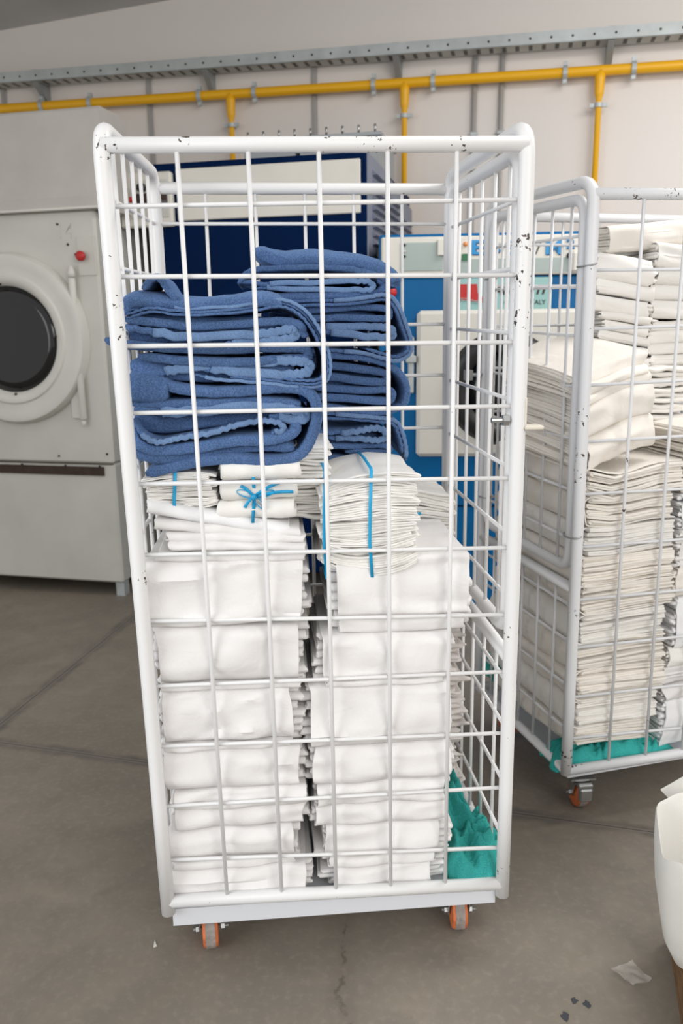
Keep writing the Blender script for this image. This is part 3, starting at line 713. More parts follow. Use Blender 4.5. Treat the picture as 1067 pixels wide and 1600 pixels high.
def folded(label, fr, u0, u1, v0, v1, z0, z1, n, orient='front', seed=1, mat='linen', exL=(-.02, .01), exR=(-.02, .01), sq=3.0, e=None, back=.012,
           wr=.004, press=.0, sag=0.0, tilt=(0, 0), rot=0.0, group=None, outer=True, name='folded_sheet', cat='folded linen', rag=.003, tk=.0035, wavy=.0012, M_=26, drop=0.0, vee=0.0, lip=0.0, bend=0.0):
    rng = random.Random(seed)
    h = z1 - z0
    if orient == 'front': w, d = u1 - u0, v1 - v0
    else: w, d = v1 - v0, u1 - u0
    hh = h / 2 - tk / 2
    if e is None: e = min(.032, hh * .9)
    f1 = field(rng, 5, 40, 13); f2 = field(rng, 6, 100, 30); f3 = field(rng, 4, 10, 10); f4 = field(rng, 5, 34, 34)
    wb_ = field(random.Random(4242), 4, 14, 9)
    def mk(amp, layer):
        ly = layer
        g = field(rng, 4, 12, 40)
        def fl(X, Y, Z):
            q = np.exp(-np.maximum(X, 0) / .05)
            ridge = 1 - np.abs(f4(Z + layer * .0, Y * .5)) * 2
            dX = wr * (1.1 * f1(Z, Y) + .9 * f2(Z, Y) + .45 * ridge) * q * amp
            if press:
                ug = (Y + u0 + w / 2) / .1187
                dX = dX - press * np.abs(np.sin(PI * ug)) * q + press * .5 * q
            dZ = wavy * g(X, Y) + .3 * wr * f3(X, Y) + sag * ((2 * Y / w) ** 2 - .3) - drop * q + bend * wb_(X, Y + .6 * z0) - vee * np.exp(-((X - .10) / .07) ** 2)
            return X + dX, Y, Z + dZ + tilt[0] * Y + tilt[1] * X
        return fl
    mb = MB()
    if outer:
        if lip:
            h2 = h * lip; h1 = h - h2
            strip(mb, ucurve(h1 / 2 - tk / 2, d, min(e, h1 * .4), sq, 8, 16), -w / 2, w / 2, tk, M_ + 8, rng, mk(1.0, 0), orient, rag, h2 + h1 / 2)
            c2 = ucurve(h2 / 2 - tk / 2, d, min(e, h2 * .4), 2.6, 8, 14); c2[:, 0] += .004
            strip(mb, c2, -w / 2 + rng.uniform(-.002, .01), w / 2 + rng.uniform(-.012, .004), tk, M_ + 8, rng, mk(.7, 0), orient, rag, h2 / 2)
        else: strip(mb, ucurve(hh, d, e, sq, 8, 16), -w / 2, w / 2, tk, M_ + 8, rng, mk(1.0, 0), orient, rag, h / 2)
    hi = (h - 2.6 * tk) / n if outer else h / n
    zb = 1.3 * tk if outer else 0
    seq = rng.random()
    for k in range(n):
        zc_ = zb + (k + .5) * hi
        q = abs((k + .5) / n - .5) * 2
        bx = (back + (e * .8) * max(0, q - .4) ** 1.5 if outer else 0) + rng.uniform(0, .006)
        if not outer: bx = rng.uniform(0, back)
        t = hi * .49
        c = ucurve(max(hi / 2 - t / 2 - .0004, .0006), d, min(.02, hi * .6), 2.2, 5, 7); c[:, 0] += np.linspace(1, 1, len(c)) * bx * np.exp(-c[:, 0] / .1)
        strip(mb, c, -w / 2 - rng.uniform(*exL), w / 2 + rng.uniform(*exR), t, M_, rng, mk(.6 if outer else 1.0, k), orient, rag, zc_)
    if orient == 'front': org = (u0 + u1) / 2, v0
    elif orient == 'left': org = u0, (v0 + v1) / 2
    else: org = u1, (v0 + v1) / 2
    o = mb.build(name, M[mat], loc=fr.w(org[0], org[1], z0), rotz=fr.a + rot, sharp=math.radians(48))
    return tag(o, label, cat, group)
ORD = ['bottommost', 'second from the bottom', 'third from the bottom', 'fourth from the bottom', 'fifth from the bottom', 'sixth from the bottom', 'seventh from the bottom', 'eighth from the bottom', 'ninth from the bottom', 'tenth from the bottom', 'eleventh from the bottom', 'twelfth from the bottom']

# --- front cart, left column (front face at v=.014)
GL = 'white folded sheets in the left column of the front cart'
Lc = [(.016, .300, .137, .214), (.018, .276, .214, .306), (.034, .305, .306, .398), (.020, .292, .398, .487), (.022, .278, .487, .618), (.022, .298, .618, .752), (.004, .306, .752, .885)]
for i, (a, b_, z0, z1) in enumerate(Lc):
    folded('thick white folded sheet, %s in the left column of the front cart' % ORD[i], CART, a, b_, .014, .46, z0, z1, (5, 4, 4, 5, 7, 7, 7)[i], seed=11 + i, exL=(-.012, .012),
           exR=(-.004, .018) if i != 4 else (.008, .032), press=.006, back=.019, group=GL, sq=(3.6 if z1 - z0 > .1 else 3.0), wr=.011, lip=(0, .22, .48, 0, .14, .12, 0)[i])
for i, (a, b_, z0, z1, tl, mt) in enumerate([(.03, .315, .880, .900, -.03, 'linen'), (.058, .318, .898, .918, -.05, 'linen'), (.050, .315, .914, .934, -.07, 'linen'), (.032, .308, .931, .953, -.10, 'linen'), (.020, .288, .947, .975, -.21, 'bright')]):
    folded(['thin white folded sheet lying directly on the thick sheets of the left column', 'narrow white folded sheet second in the thin layers of the left column', 'white folded sheet third in the thin layers of the left column',
            'white folded sheet fourth in the thin layers, just under the brightest one', 'brightest white folded sheet sloping down to the right atop the left column'][i],
           CART, a, b_, .02 + .004 * i, .46, z0 + .0, z1, 1, seed=40 + i, mat=mt, exL=(-.02, .0), exR=(-.02, .0), sq=2.4, wr=.005, group='thin white sheets atop the left column', tilt=(tl, .0), e=.018, back=.015, tk=.0045, wavy=.003)
# --- front cart, right column
GR = 'white folded sheets in the right column of the front cart'
Rc = [(.362, .570, .137, .197), (.345, .582, .197, .293), (.325, .596, .293, .390), (.322, .604, .390, .475), (.315, .600, .475, .612), (.345, .600, .612, .722), (.372, .633, .722, .888)]
for i, (a, b_, z0, z1) in enumerate(Rc):
    folded('thick white folded sheet, %s in the right column of the front cart' % ORD[i], CART, a, b_, .014, .285, z0, z1, (5, 6, 5, 5, 7, 6, 8)[i], seed=71 + i, exL=(.0, .034) if i in (0, 1, 6) else (-.002, .022),
           exR=(.015, .034) if i < 2 else (-.004, .012), press=.006, back=.019, group=GR, sq=(3.6 if z1 - z0 > .1 else 3.0), wr=.011, lip=(0, .24, .5, 0, .0, .12, .2)[i])
# --- rear right stack of ragged warm white linen
z = .137
for i in range(9):
    hgt = (.080, .075, .085, .070, .075, .070, .075, .070, .065)[i]
    folded('warm white ragged linen, %s in the front cart\'s rear right stack' % ORD[i], CART, .42, (.690, .690, .698, .700, .698, .690, .682, .674, .665)[i], .292, .515, z, z + hgt - .002, 5, orient='front', seed=120 + i, mat='pinkish',
           outer=False, exR=(-.018, .010), exL=(0, .01), wr=.006, rag=.008, wavy=.005, back=.02, group='ragged linen in the rear right stack of the front cart', M_=22)
    z += hgt

# --- blue towels, cross-sections follow each fold
TOWELS=[
('blue terry towel draped over the top of the front left towel pile',[(-0.005,1.35),(0.015,1.377),(0.055,1.377),(0.122,1.368),(0.191,1.369),(0.248,1.373),(0.283,1.366)],0.017,1,0.03,0.25,'top'),
('blue towel corner standing up as a flap on the front left pile',[(0.036,1.387),(0.055,1.405),(0.07,1.404),(0.085,1.382),(0.104,1.36)],0.01,1,0.035,0.2,''),
('blue towel whose thin layers curl round the right end of the upper front bundle',[(0.004,1.344),(0.054,1.355),(0.121,1.347),(0.213,1.352),(0.277,1.361),(0.315,1.347),(0.34,1.317),(0.356,1.284),(0.363,1.254),(0.36,1.229),(0.342,1.217),(0.296,1.218),(0.232,1.226),(0.167,1.232),(0.122,1.242)],0.0042,3,0.032,0.25,'nest'),
('folded blue towel with a pale ribbed hem in the upper front bundle',[(-0.005,1.324),(0.051,1.313),(0.119,1.302),(0.211,1.305),(0.269,1.31),(0.295,1.315),(0.307,1.307),(0.295,1.297),(0.234,1.293),(0.176,1.29)],0.01,1,0.035,0.25,'hem'),
('rounded blue towel fold just under the topmost layers of the upper front bundle',[(-0.001,1.337),(0.052,1.33),(0.12,1.322),(0.212,1.325),(0.282,1.329),(0.314,1.323),(0.32,1.31),(0.325,1.299)],0.012,1,0.035,0.25,''),
('blue towel fold whose left end pokes out past the white left post',[(-0.036,1.302),(0.004,1.291),(0.095,1.283),(0.187,1.28),(0.268,1.281),(0.315,1.28),(0.329,1.272),(0.322,1.262),(0.268,1.26),(0.186,1.257),(0.094,1.262),(0.02,1.27)],0.013,1,0.035,0.25,''),
('rolled blue towel with a tight hem spiral at its right end',[(-0.007,1.228),(0.058,1.241),(0.116,1.249),(0.209,1.252),(0.28,1.258),(0.32,1.256),(0.331,1.246),(0.319,1.234),(0.267,1.233),(0.185,1.243),(0.128,1.247)],0.011,1,0.04,0.25,'hem'),
('thick blue towel wrapped round the right side of the lower front bundle',[(0.02,1.054),(0.071,1.065),(0.13,1.075),(0.19,1.078),(0.25,1.072),(0.294,1.077),(0.318,1.093),(0.334,1.124),(0.342,1.158),(0.337,1.186),(0.314,1.204),(0.266,1.208),(0.207,1.204),(0.137,1.204),(0.079,1.213),(0.059,1.225)],0.016,1,0.03,0.25,''),
('blue towel end hanging flat at the left of the lower front bundle',[(-0.007,1.214),(0.027,1.212),(0.07,1.206)],0.044,1,0.032,0.22,''),
('flat blue towel layer above the thin dark layers of the lower front bundle',[(-0.003,1.185),(0.066,1.182),(0.148,1.183),(0.23,1.184),(0.313,1.178)],0.012,1,0.038,0.25,''),
('thin dark blue towel layers in the middle of the lower front bundle',[(0.005,1.174),(0.065,1.168),(0.135,1.17),(0.218,1.175),(0.289,1.169),(0.32,1.157),(0.312,1.149),(0.253,1.156)],0.012,1,0.04,0.25,'hem'),
('blue towel with a wavy pale hem loop in the lower front bundle',[(0.002,1.156),(0.018,1.13),(0.046,1.115),(0.09,1.121),(0.145,1.13),(0.195,1.142),(0.245,1.149),(0.274,1.143),(0.278,1.13),(0.256,1.126)],0.006,1,0.03,0.25,'hem'),
('plump blue towel roll sagging under the wavy hem loop',[(-0.002,1.142),(0.008,1.113),(0.044,1.097),(0.108,1.101),(0.18,1.11),(0.239,1.112),(0.283,1.118),(0.302,1.13),(0.298,1.142)],0.017,1,0.032,0.25,''),
('lowest dark blue towel fold at the left of the lower front bundle',[(-0.004,1.094),(0.048,1.082),(0.119,1.086),(0.191,1.095),(0.251,1.099),(0.299,1.096)],0.016,1,0.04,0.25,''),
('recessed blue towel seen in the gaps of the upper front bundle',[(0.004,1.32),(0.074,1.316),(0.165,1.31),(0.281,1.308)],0.046,1,0.055,0.25,''),
('recessed blue towel seen above the lower front bundle',[(0.002,1.253),(0.07,1.243),(0.162,1.239),(0.303,1.241)],0.03,1,0.055,0.25,''),
('recessed blue towel seen in the gaps of the lower front bundle',[(0.001,1.151),(0.064,1.145),(0.158,1.154),(0.3,1.156)],0.03,1,0.06,0.25,''),
('blue towel draped over the top of the rear right towel pile',[(0.234,1.476),(0.289,1.463),(0.368,1.464),(0.447,1.456),(0.498,1.438),(0.524,1.418),(0.517,1.406)],0.022,1,0.26,0.49,'top'),
('blue towel edge hanging below the top towel of the rear pile',[(0.198,1.406),(0.225,1.431),(0.288,1.437),(0.367,1.438),(0.434,1.433),(0.487,1.421),(0.506,1.408)],0.009,1,0.255,0.49,''),
('blue towel with a pale wavy hem loop second from the top of the rear pile',[(0.201,1.41),(0.274,1.405),(0.367,1.408),(0.447,1.41),(0.474,1.405),(0.47,1.393),(0.407,1.394),(0.314,1.397),(0.234,1.398)],0.007,1,0.26,0.49,'hem'),
('plump blue towel fold third from the top of the rear pile',[(0.214,1.383),(0.286,1.38),(0.393,1.382),(0.474,1.384),(0.498,1.393),(0.502,1.404),(0.49,1.416)],0.013,1,0.265,0.49,''),
('blue towel curling round the right end of the upper rear pile',[(0.26,1.368),(0.366,1.366),(0.46,1.372),(0.506,1.377),(0.529,1.356),(0.544,1.319),(0.556,1.283),(0.553,1.262),(0.531,1.249),(0.506,1.253),(0.46,1.266),(0.378,1.274)],0.006,2,0.26,0.49,'nest'),
('blue towel fold with a rounded right end high in the rear pile',[(0.272,1.351),(0.366,1.353),(0.46,1.357),(0.506,1.352),(0.513,1.343),(0.501,1.334),(0.419,1.336),(0.285,1.333)],0.011,1,0.265,0.49,''),
('blue towel fold with a pale hem half way up the rear pile',[(0.285,1.32),(0.392,1.317),(0.474,1.317),(0.512,1.313),(0.52,1.304),(0.509,1.294),(0.446,1.299),(0.365,1.311)],0.01,1,0.265,0.49,'hem'),
('smooth blue towel wrapped round the middle of the rear pile',[(0.337,1.258),(0.418,1.257),(0.487,1.245),(0.528,1.226),(0.548,1.196),(0.549,1.165),(0.534,1.144),(0.486,1.135),(0.417,1.142),(0.348,1.153)],0.012,1,0.26,0.49,''),
('blue towel fold pinched above the dark gap in the rear pile',[(0.35,1.24),(0.432,1.23),(0.495,1.221),(0.509,1.21),(0.495,1.199),(0.418,1.209),(0.35,1.218)],0.013,1,0.265,0.49,''),
('blue towel fold pressed under the dark gap in the rear pile',[(0.349,1.191),(0.431,1.184),(0.506,1.183),(0.519,1.172),(0.506,1.159),(0.431,1.165),(0.349,1.172)],0.013,1,0.265,0.49,''),
('blue towel with a wavy hem hanging at the right end of the lowest rear bundle',[(0.334,1.132),(0.417,1.128),(0.486,1.12),(0.523,1.113),(0.536,1.091),(0.543,1.06),(0.544,1.028)],0.006,2,0.26,0.49,'nest'),
('blue towel with a crinkled hem loop in the lowest rear bundle',[(0.347,1.095),(0.416,1.094),(0.467,1.101),(0.495,1.1),(0.506,1.086),(0.492,1.075),(0.444,1.079),(0.375,1.084)],0.008,1,0.26,0.49,'hem'),
('dark blue towel fold second from the bottom of the rear pile',[(0.346,1.063),(0.43,1.062),(0.495,1.062),(0.514,1.055),(0.5,1.047),(0.416,1.05)],0.01,1,0.265,0.49,''),
('recessed blue towel in the gaps of the upper rear bundle',[(0.259,1.34),(0.366,1.334),(0.506,1.324)],0.034,1,0.29,0.49,''),
('recessed blue towel in the gaps of the middle rear bundle',[(0.336,1.204),(0.418,1.198),(0.506,1.192)],0.034,1,0.29,0.49,''),
('recessed blue towel in the gaps of the lowest rear bundle',[(0.333,1.079),(0.416,1.074),(0.506,1.066)],0.036,1,0.29,0.49,''),
('bottommost blue towel fold of the rear pile',[(0.346,1.037),(0.43,1.032),(0.5,1.027),(0.523,1.035)],0.012,1,0.265,0.49,'')]

def spline(pts, per=7):
    P = np.array(pts, float); n = len(P); out = []
    Q = np.concatenate([[2 * P[0] - P[1]], P, [2 * P[-1] - P[-2]]])
    for i in range(n - 1):
        p0, p1, p2, p3 = Q[i:i + 4]
        for t in np.linspace(0, 1, per, endpoint=False):
            out.append(.5 * ((2 * p1) + (-p0 + p2) * t + (2 * p0 - 5 * p1 + 4 * p2 - p3) * t * t + (-p0 + 3 * p1 - 3 * p2 + p3) * t ** 3))
    out.append(P[-1]); return np.array(out)
for i, (lab, pts, t, K, v0, v1, kind) in enumerate(TOWELS):
    rng = random.Random(300 + i)
    c0 = spline(pts)
    t = t * (1.15 if kind == 'nest' else 1.32)
    cu, cz = c0[:, 0].mean(), c0[:, 1].min()
    tg = np.gradient(c0, axis=0); tg /= np.linalg.norm(tg, axis=1)[:, None]; nr = np.stack([-tg[:, 1], tg[:, 0]], 1)
    mb = MB(); hemmb = MB()
    g1 = field(rng, 4, 25, 10); g2 = field(rng, 4, 70, 25); g3 = field(rng, 3, 12, 12)
    for k in range(K):
        off = (k - (K - 1) / 2) * t * 1.25
        c = c0 - nr * off * (1 if kind != 'nest' else 1)
        if K > 1: c = c[: len(c) - int(len(c) * .10 * k)]
        wv0 = .0016 if kind == 'hem' else .0007
        s = np.linspace(0, 1, len(c))
        yn, th = cols(16, v1 - v0, max(t, .006))
        frontj = .004 * np.sin(s * rng.uniform(4, 10) + rng.uniform(0, 6)) + .002 * np.sin(s * rng.uniform(20, 30)) - k * .004
        Y = (v0 + frontj)[:, None] * (1 - yn)[None] + v1 * yn[None]
        L = np.concatenate([[0], np.cumsum(np.linalg.norm(np.diff(c, axis=0), axis=1))])
        rip = wv0 * np.sin(L * 2 * PI / .013 + rng.uniform(0, 6))[:, None] * np.exp(-(Y - v0) / .03)
        D = rip + .0035 * g1(c[:, 0][:, None] + 0 * Y, Y) * np.clip((Y - v0) / .05, 0, 1) + .0012 * g2(c[:, 0][:, None] + 0 * Y, Y)
        ends = np.ones(len(c)); ends[0] = ends[-1] = .45; ends[1] = ends[-2] = .8
        X = c[:, 0][:, None] + nn[:, :1] * D if False else c[:, 0][:, None] + (nr[:len(c), 0][:, None]) * D
        Z = c[:, 1][:, None] + (nr[:len(c), 1][:, None]) * D
        if kind == 'top': Z = Z - .020 * np.exp(-(Y - v0) / .022) * np.clip(np.sin(PI * np.clip(s, .1, .62) / .72), 0, 1)[:, None]
        P = np.stack([X - cu, Y - v0, Z - cz], 2)
        mb.sheet(P, t * ends[:, None] * th[None, :], False)
        if kind in ('hem', 'nest') and k == 0:
            a, bb = int(len(c) * .12), int(len(c) * .97)
            Ph = P[a:bb, :1] + np.zeros((1, 4, 1)); 
            for j, dy in enumerate((-.004, -.0025, .004, .012)): Ph[:, j, 1] = P[a:bb, 0, 1] + dy
            hemmb.sheet(Ph, (t * (np.array([.6, 1.05, 1.12, 1.08])) + .0012)[None, :], False)
    o = mb.build('bath_towel', M['terry'], loc=CART.w(cu, v0, cz), rotz=CART.a)
    tag(o, lab, 'towel', 'blue towels on top of the front cart')
    if hemmb.v:
        hm = hemmb.build('hem', M['hem'], o); hm['label'] = 'paler ribbed hem'

# --- napkin bundles tied with blue ribbon
def bundle(label, fr, u0, u1, v0, v1, z0, z1, n, seed, rib, bow=None, orients=('left', 'right'), smile=.0, mat='napkin', rot=0.0, wavy=.0035, topn=0, extra_rib=None, fan=0.0):
    rng = random.Random(seed)
    root = thing('napkin_bundle', label, 'napkins', fr.w((u0 + u1) / 2, v0, z0), fr.a + rot, 'napkin bundles tied with blue ribbon')
    w, d, h = u1 - u0, v1 - v0, z1 - z0
    hi = h / n
    f3 = field(rng, 4, 16, 8); f5 = field(rng, 4, 60, 40)
    for k in range(n):
        orr = orients[k % len(orients)]
        mb = MB(); g = field(rng, 4, 30, 30); g2 = field(rng, 3, 80, 60)
        ww = w * rng.uniform(.92, 1.0); dd = d * rng.uniform(.95, 1.0)
        kk = (k + .5) / n - .5
        def fl(X, Y, Z):
            if orr == 'front': U, V = Y, X
            elif orr == 'left': U, V = X - ww / 2, Y
            else: U, V = ww / 2 - X, Y
            dZ = wavy * (g(U, V) + .5 * g2(U, V)) * .6 + wavy * .8 * f3(U, V) + smile * (2 * U / w) ** 2 * (1 - (k / n) * .4) * -1 * np.sign(kk if abs(kk) > 0 else 1) * abs(kk) * 2 + fan * U * (k / n)
            return X + .003 * f5(Z, Y), Y, Z + dZ
        t = hi * .485
        c = ucurve(max(hi / 2 - t / 2, .0008), (ww if orr != 'front' else dd) - .003, min(.014, hi * .9), 2.0, 9, 7)
        if orr == 'front': strip(mb, c, -ww / 2, ww / 2, t, 18, rng, fl, 'front', .003, (k + .5) * hi); shift = (0, rng.uniform(0, .006))
        elif orr == 'left': strip(mb, c, 0, dd, t, 12, rng, fl, 'left', .003, (k + .5) * hi); shift = (-ww / 2, rng.uniform(0, .006))
        else: strip(mb, c, 0, dd, t, 12, rng, fl, 'right', .003, (k + .5) * hi); shift = (ww / 2, rng.uniform(0, .006))
        mb.build('napkin', M[mat], root, sharp=math.radians(48), loc=(shift[0] + rng.uniform(-.007, .007), shift[1], 0), rotz=rng.uniform(-.05, .05))
    for ru in ([rib] if rib is not None else []) + (extra_rib or []):
        ring = [(-.004, -.003), (-.0045, h * .33), (-.0045, h * .66), (-.003, h + .002), (.004, h + .006), (d * .5, h + .008), (d + .003, h + .003), (d + .003, -.002), (d * .5, -.004)]
        P = np.array([[[ru + dx, y, z_] for dx in (-.0032, 0, .0032)] for y, z_ in ring + ring[:1]], float)
        P[:, :, 0] += (.003 * np.sin(P[:, :, 2] * 35 + seed))
        mb = MB(); mb.sheet(P, .0012); rb = mb.build('ribbon', M['ribbon'], root); rb['label'] = 'bright blue ribbon'
        if bow is not None and ru == rib:
            bx, by, bz = bow
            for q, (a0, ln, wd) in enumerate(((.25, .040, .012), (2.75, .034, .012), (-.9, .030, .010))):
                pts = [(bx + ln * math.cos(a0) * s_ * (1), by - .008 - .006 * math.sin(PI * s_), bz + ln * math.sin(a0) * s_ + wd * math.sin(2 * PI * s_ / 1) * .0) for s_ in np.linspace(0, 1, 8)]
                lo = [(bx + ln * math.cos(a0) * .5 * (1 - math.cos(t_)) - wd * .5 * math.sin(t_) * math.sin(a0), by - .008, bz + ln * math.sin(a0) * .5 * (1 - math.cos(t_)) + wd * .5 * math.sin(t_) * math.cos(a0)) for t_ in np.linspace(0, 2 * PI, 18)]
                P = np.array([[[x, y + dy, z_] for dy in (-.003, .003)] for x, y, z_ in lo]); m2 = MB(); m2.sheet(P, .0012); m2.build('bow_loop', M['ribbon'], rb)
            for a0, ln in ((.42, .055), (.05, .075), (-2.2, .030), (2.5, .03)):
                P = np.array([[[bx + ln * s_ * math.cos(a0) - dx * math.sin(a0), by - .006 - .004 * math.sin(3 * s_), bz + ln * s_ * math.sin(a0) + dx * math.cos(a0) + .006 * math.sin(2.5 * s_)] for dx in (-.003, .003)] for s_ in np.linspace(0, 1, 8)])
                m2 = MB(); m2.sheet(P, .0012); m2.build('ribbon_tail', M['ribbon'], rb)
            m2 = MB(); m2.lathe([(0, .006), (.005, .004), (.006, 0), (.005, -.004), (0, -.006)], (bx, by - .008, bz), (1, 0, .3), 12); m2.build('knot', M['ribbon'], rb)
    return root
bundle('small tied napkin bundle squeezed under the towels at the far left', CART, .012, .150, .045, .22, .978, 1.052, 12, 501, -.010, wavy=.006, smile=.012)
bundle('tied napkin bundle with a blue bow on its smooth front, middle left', CART, .150, .305, .035, .20, .958, 1.075, 3, 502, -.010, bow=(-.008, 0, .048), orients=('front',), wavy=.004)
bundle('napkin bundle showing curly layered ends, between the bow bundle and the tall bundle', CART, .292, .368, .09, .40, .945, 1.095, 15, 503, None, wavy=.007, orients=('front', 'right'))
bundle('tall tied napkin bundle with many wavy layers, on top of the right column', CART, .345, .535, .018, .25, .845, 1.050, 24, 504, .0, bow=None, smile=.03, wavy=.0058, extra_rib=[-.088], fan=.10)
bundle('tied napkin bundle at the rear right, behind the tall bundle', CART, .50, .668, .30, .50, .815, .955, 11, 505, -.06, bow=(-.045, .0, .06), wavy=.006, fan=-.2)

# --- crumpled teal cloths
def crumple(label, fr, lumps, z0, seed):
    # lumps: (u0, u1, v0, v1, height, lift towards the back, sideways crumpling)
    rng = random.Random(seed)
    cu = sum(l[0] + l[1] for l in lumps) / (2 * len(lumps)); cv = sum(l[2] + l[3] for l in lumps) / (2 * len(lumps))
    mb = MB(); n = 64
    s = np.linspace(-1, 1, n); S, T = np.meshgrid(s, s, indexing='ij')
    rid = lambda q: (1 - np.clip(np.abs(q) * 2.0, 0, 1)) ** 1.2
    for (u0, u1, v0, v1, h, back, lat) in lumps:
        a = field(rng, 5, 38, 38); b = field(rng, 6, 85, 85); c = field(rng, 4, 30, 30); d = field(rng, 5, 200, 200)
        U = S * (u1 - u0) / 2; V = T * (v1 - v0) / 2
        edge = np.clip(1 - (np.abs(S) ** 4 + np.abs(T) ** 4), 0, 1) ** .45
        Hh = h * edge * (.55 + .35 * rid(a(U, V)) + .28 * rid(b(U, V)) + .06 * d(U, V) + back * T)
        nrm = h * .35 * edge
        U2 = U * (1 + .12 * c(V, U)) + lat * c(U, V) + .3 * lat * b(V, U) + nrm * 0; V2 = V * (1 + .1 * c(U, V)) + lat * c(V, U) + .3 * lat * a(V, U)
        mb.sheet(np.stack([U2 + (u0 + u1) / 2 - cu, V2 + (v0 + v1) / 2 - cv, np.maximum(Hh, .004)], 2), .005, False)
    o = mb.build('crumpled_cloth', M['teal'], loc=fr.w(cu, cv, z0), rotz=fr.a)
    return tag(o, label, 'cloth', 'crumpled teal cloths')
crumple('crumpled teal cloth heaped in the lower right corner of the front cart', CART,
        [(.600, .700, .12, .285, .135, .05, .018), (.612, .722, .006, .15, .072, .15, .014), (.675, .728, .06, .22, .075, -.1, .014), (.700, .745, .07, .15, .045, 0, .010)], .138, 601)
crumple('flat teal cloth spread under the linen at the front of the right cart', CART2, [(.0, .36, .012, .13, .064, .1, .006), (.0, .08, .03, .12, .034, 0, .004)], .138, 602)
crumple('small teal cloth end at the rear left of the right cart', CART2, [(.0, .10, .44, .53, .07, 0, .008)], .21, 603)

# ------------------------------------------------------------------ right cart: ivory linen
GA = 'ivory folded sheets in the front left column of the right cart'
z = .203
for i in range(10):
    h = (.054, .078, .085, .080, .082, .080, .082, .080, .078, .078)[i]
    folded('ivory folded sheet, %s in the front left column of the right cart' % ORD[i], CART2, .018 + .004 * (i % 3), .285 + .008 * ((i * 7) % 4) - .004 * (i < 2) * 6, .018, .50, z, z + h, (5, 6, 6, 6, 6, 6, 6, 6, 5, 5)[i], 'left', 700 + i, mat=('ivory', 'ivoryw')[i % 3 == 1],
           exL=(-.006, .008), exR=(0, .0), sq=3.0, group=GA, wr=.006, rag=.005, wavy=.0048, bend=.013, vee=(0, 0, 0, 0, 0, 0, .004, .008, .014, .024)[i], M_=30)
    z += h
# tilted pile on top, smooth folds facing front
zz = .985
for i in range(5):
    h = (.085, .082, .022, .022, .034)[i]
    folded(['lowest ivory sheet of the tilted pile atop the front left column', 'ivory sheet second from the bottom of the tilted pile in the right cart', 'ivory sheet in the middle of the tilted pile in the right cart', 'ivory sheet second from the top of the tilted pile in the right cart', 'top ivory sheet with a broad flat face on the tilted pile'][i],
           CART2, .03 - .006 * i, .250 - .004 * i, .035 + .008 * i, .36, zz, zz + h, (7, 6, 2, 2, 2)[i], 'front', 760 + i, mat='ivory', exL=(-.01, .012), exR=(-.01, .006), sq=2.6, wr=.011, drop=.008,
           tilt=(.27, .12), group='tilted pile in the right cart', rot=.18, wavy=.005, sag=-.008)
    zz += h
# front right column, cut by the picture edge
GB = 'sheets in the front right column of the right cart'
for i, (z0, z1, a, mt, nn_) in enumerate([(.16, .30, .305, 'bright', 8), (.30, .345, .30, 'linen', 3), (.345, .40, .302, 'linen', 4), (.40, .455, .31, 'ivoryw', 4), (.455, .60, .325, 'bright', 7), (.60, .68, .312, 'ivory', 6), (.68, .79, .318, 'linen', 6), (.79, .885, .312, 'bright', 6), (.885, .985, .31, 'ivory', 7), (.985, 1.06, .315, 'ivory', 5)]):
    folded('white folded sheet, %s in the right column cut by the right edge' % ORD[i], CART2, a + .010, .60, .02, .24, z0, z1, nn_, 'front', 800 + i, mat=mt, exL=(.0, .008) if i in (0, 1, 2, 3, 5, 8) else (-.003, .012), exR=(0, 0), back=.003, e=.014,
           sq=2.4, group=GB, wr=.009, wavy=.004, rag=.005, tilt=(.03, 0))
# layered stack set back between the columns
z = .985
for i in range(5):
    folded('layered ivory sheet, %s in the stack set back behind the tilted pile' % ORD[i], CART2, .25, .46, .19, .50, z, z + .042, 3, 'front', 840 + i, mat='ivoryw', outer=False, exL=(-.01, .015), exR=(-.02, .01), wr=.006, wavy=.006, rag=.006, back=.02, group='layered stack behind the tilted pile')
    z += .043
# rear columns, rolled folds
GC = 'rolled folds in the two rear columns of the right cart'
zl = [1.170, 1.205, 1.232, 1.262, 1.290, 1.318, 1.342, 1.385, 1.425, 1.495]
for i in range(9):
    z0, z1 = zl[i], zl[i + 1]
    folded('ivory fold, %s in the left one of the two rear columns' % ORD[i], CART2, .205 + (.02, -.0, .0, .012, .022, .016, -.012, .0, -.008)[i], .345 + .01 * (i % 2), .27, .41, z0, z1, 3 if z1 - z0 > .035 else 2, 'front', 860 + i, mat='ivoryw',
           exL=(-.004, .004), exR=(-.002, .014), back=.002, sq=2.2, e=.016, wr=.009, group=GC, tilt=(-.18, 0), rot=-.30, wavy=.002, rag=.004)
zl = [1.165, 1.197, 1.229, 1.261, 1.298, 1.325, 1.375, 1.415, 1.458, 1.525]
for i in range(9):
    z0, z1 = zl[i], zl[i + 1]
    folded('ivory fold, %s in the right one of the two rear columns' % ORD[i], CART2, .352 + .006 * ((i * 5) % 3), .52, .245, .50, z0, z1, 3 if z1 - z0 > .035 else 2, 'front', 880 + i, mat='ivoryw',
           exL=(-.004, .004), exR=(-.002, .014), back=.002, sq=2.2, e=.016, wr=.009, group=GC, tilt=(-.05 if i > 4 else .04, 0), rot=-.12, wavy=.002, rag=.004)
folded('wide cream sheet lying across the top of the rear columns', CART2, .232, .52, .28, .40, 1.512, 1.585, 4, 'front', 899, mat='ivory', exL=(-.004, .004), exR=(-.01, .02), back=.004, sq=2.2, e=.03, wr=.010, rot=-.05, tilt=(.10, .05), group=None)
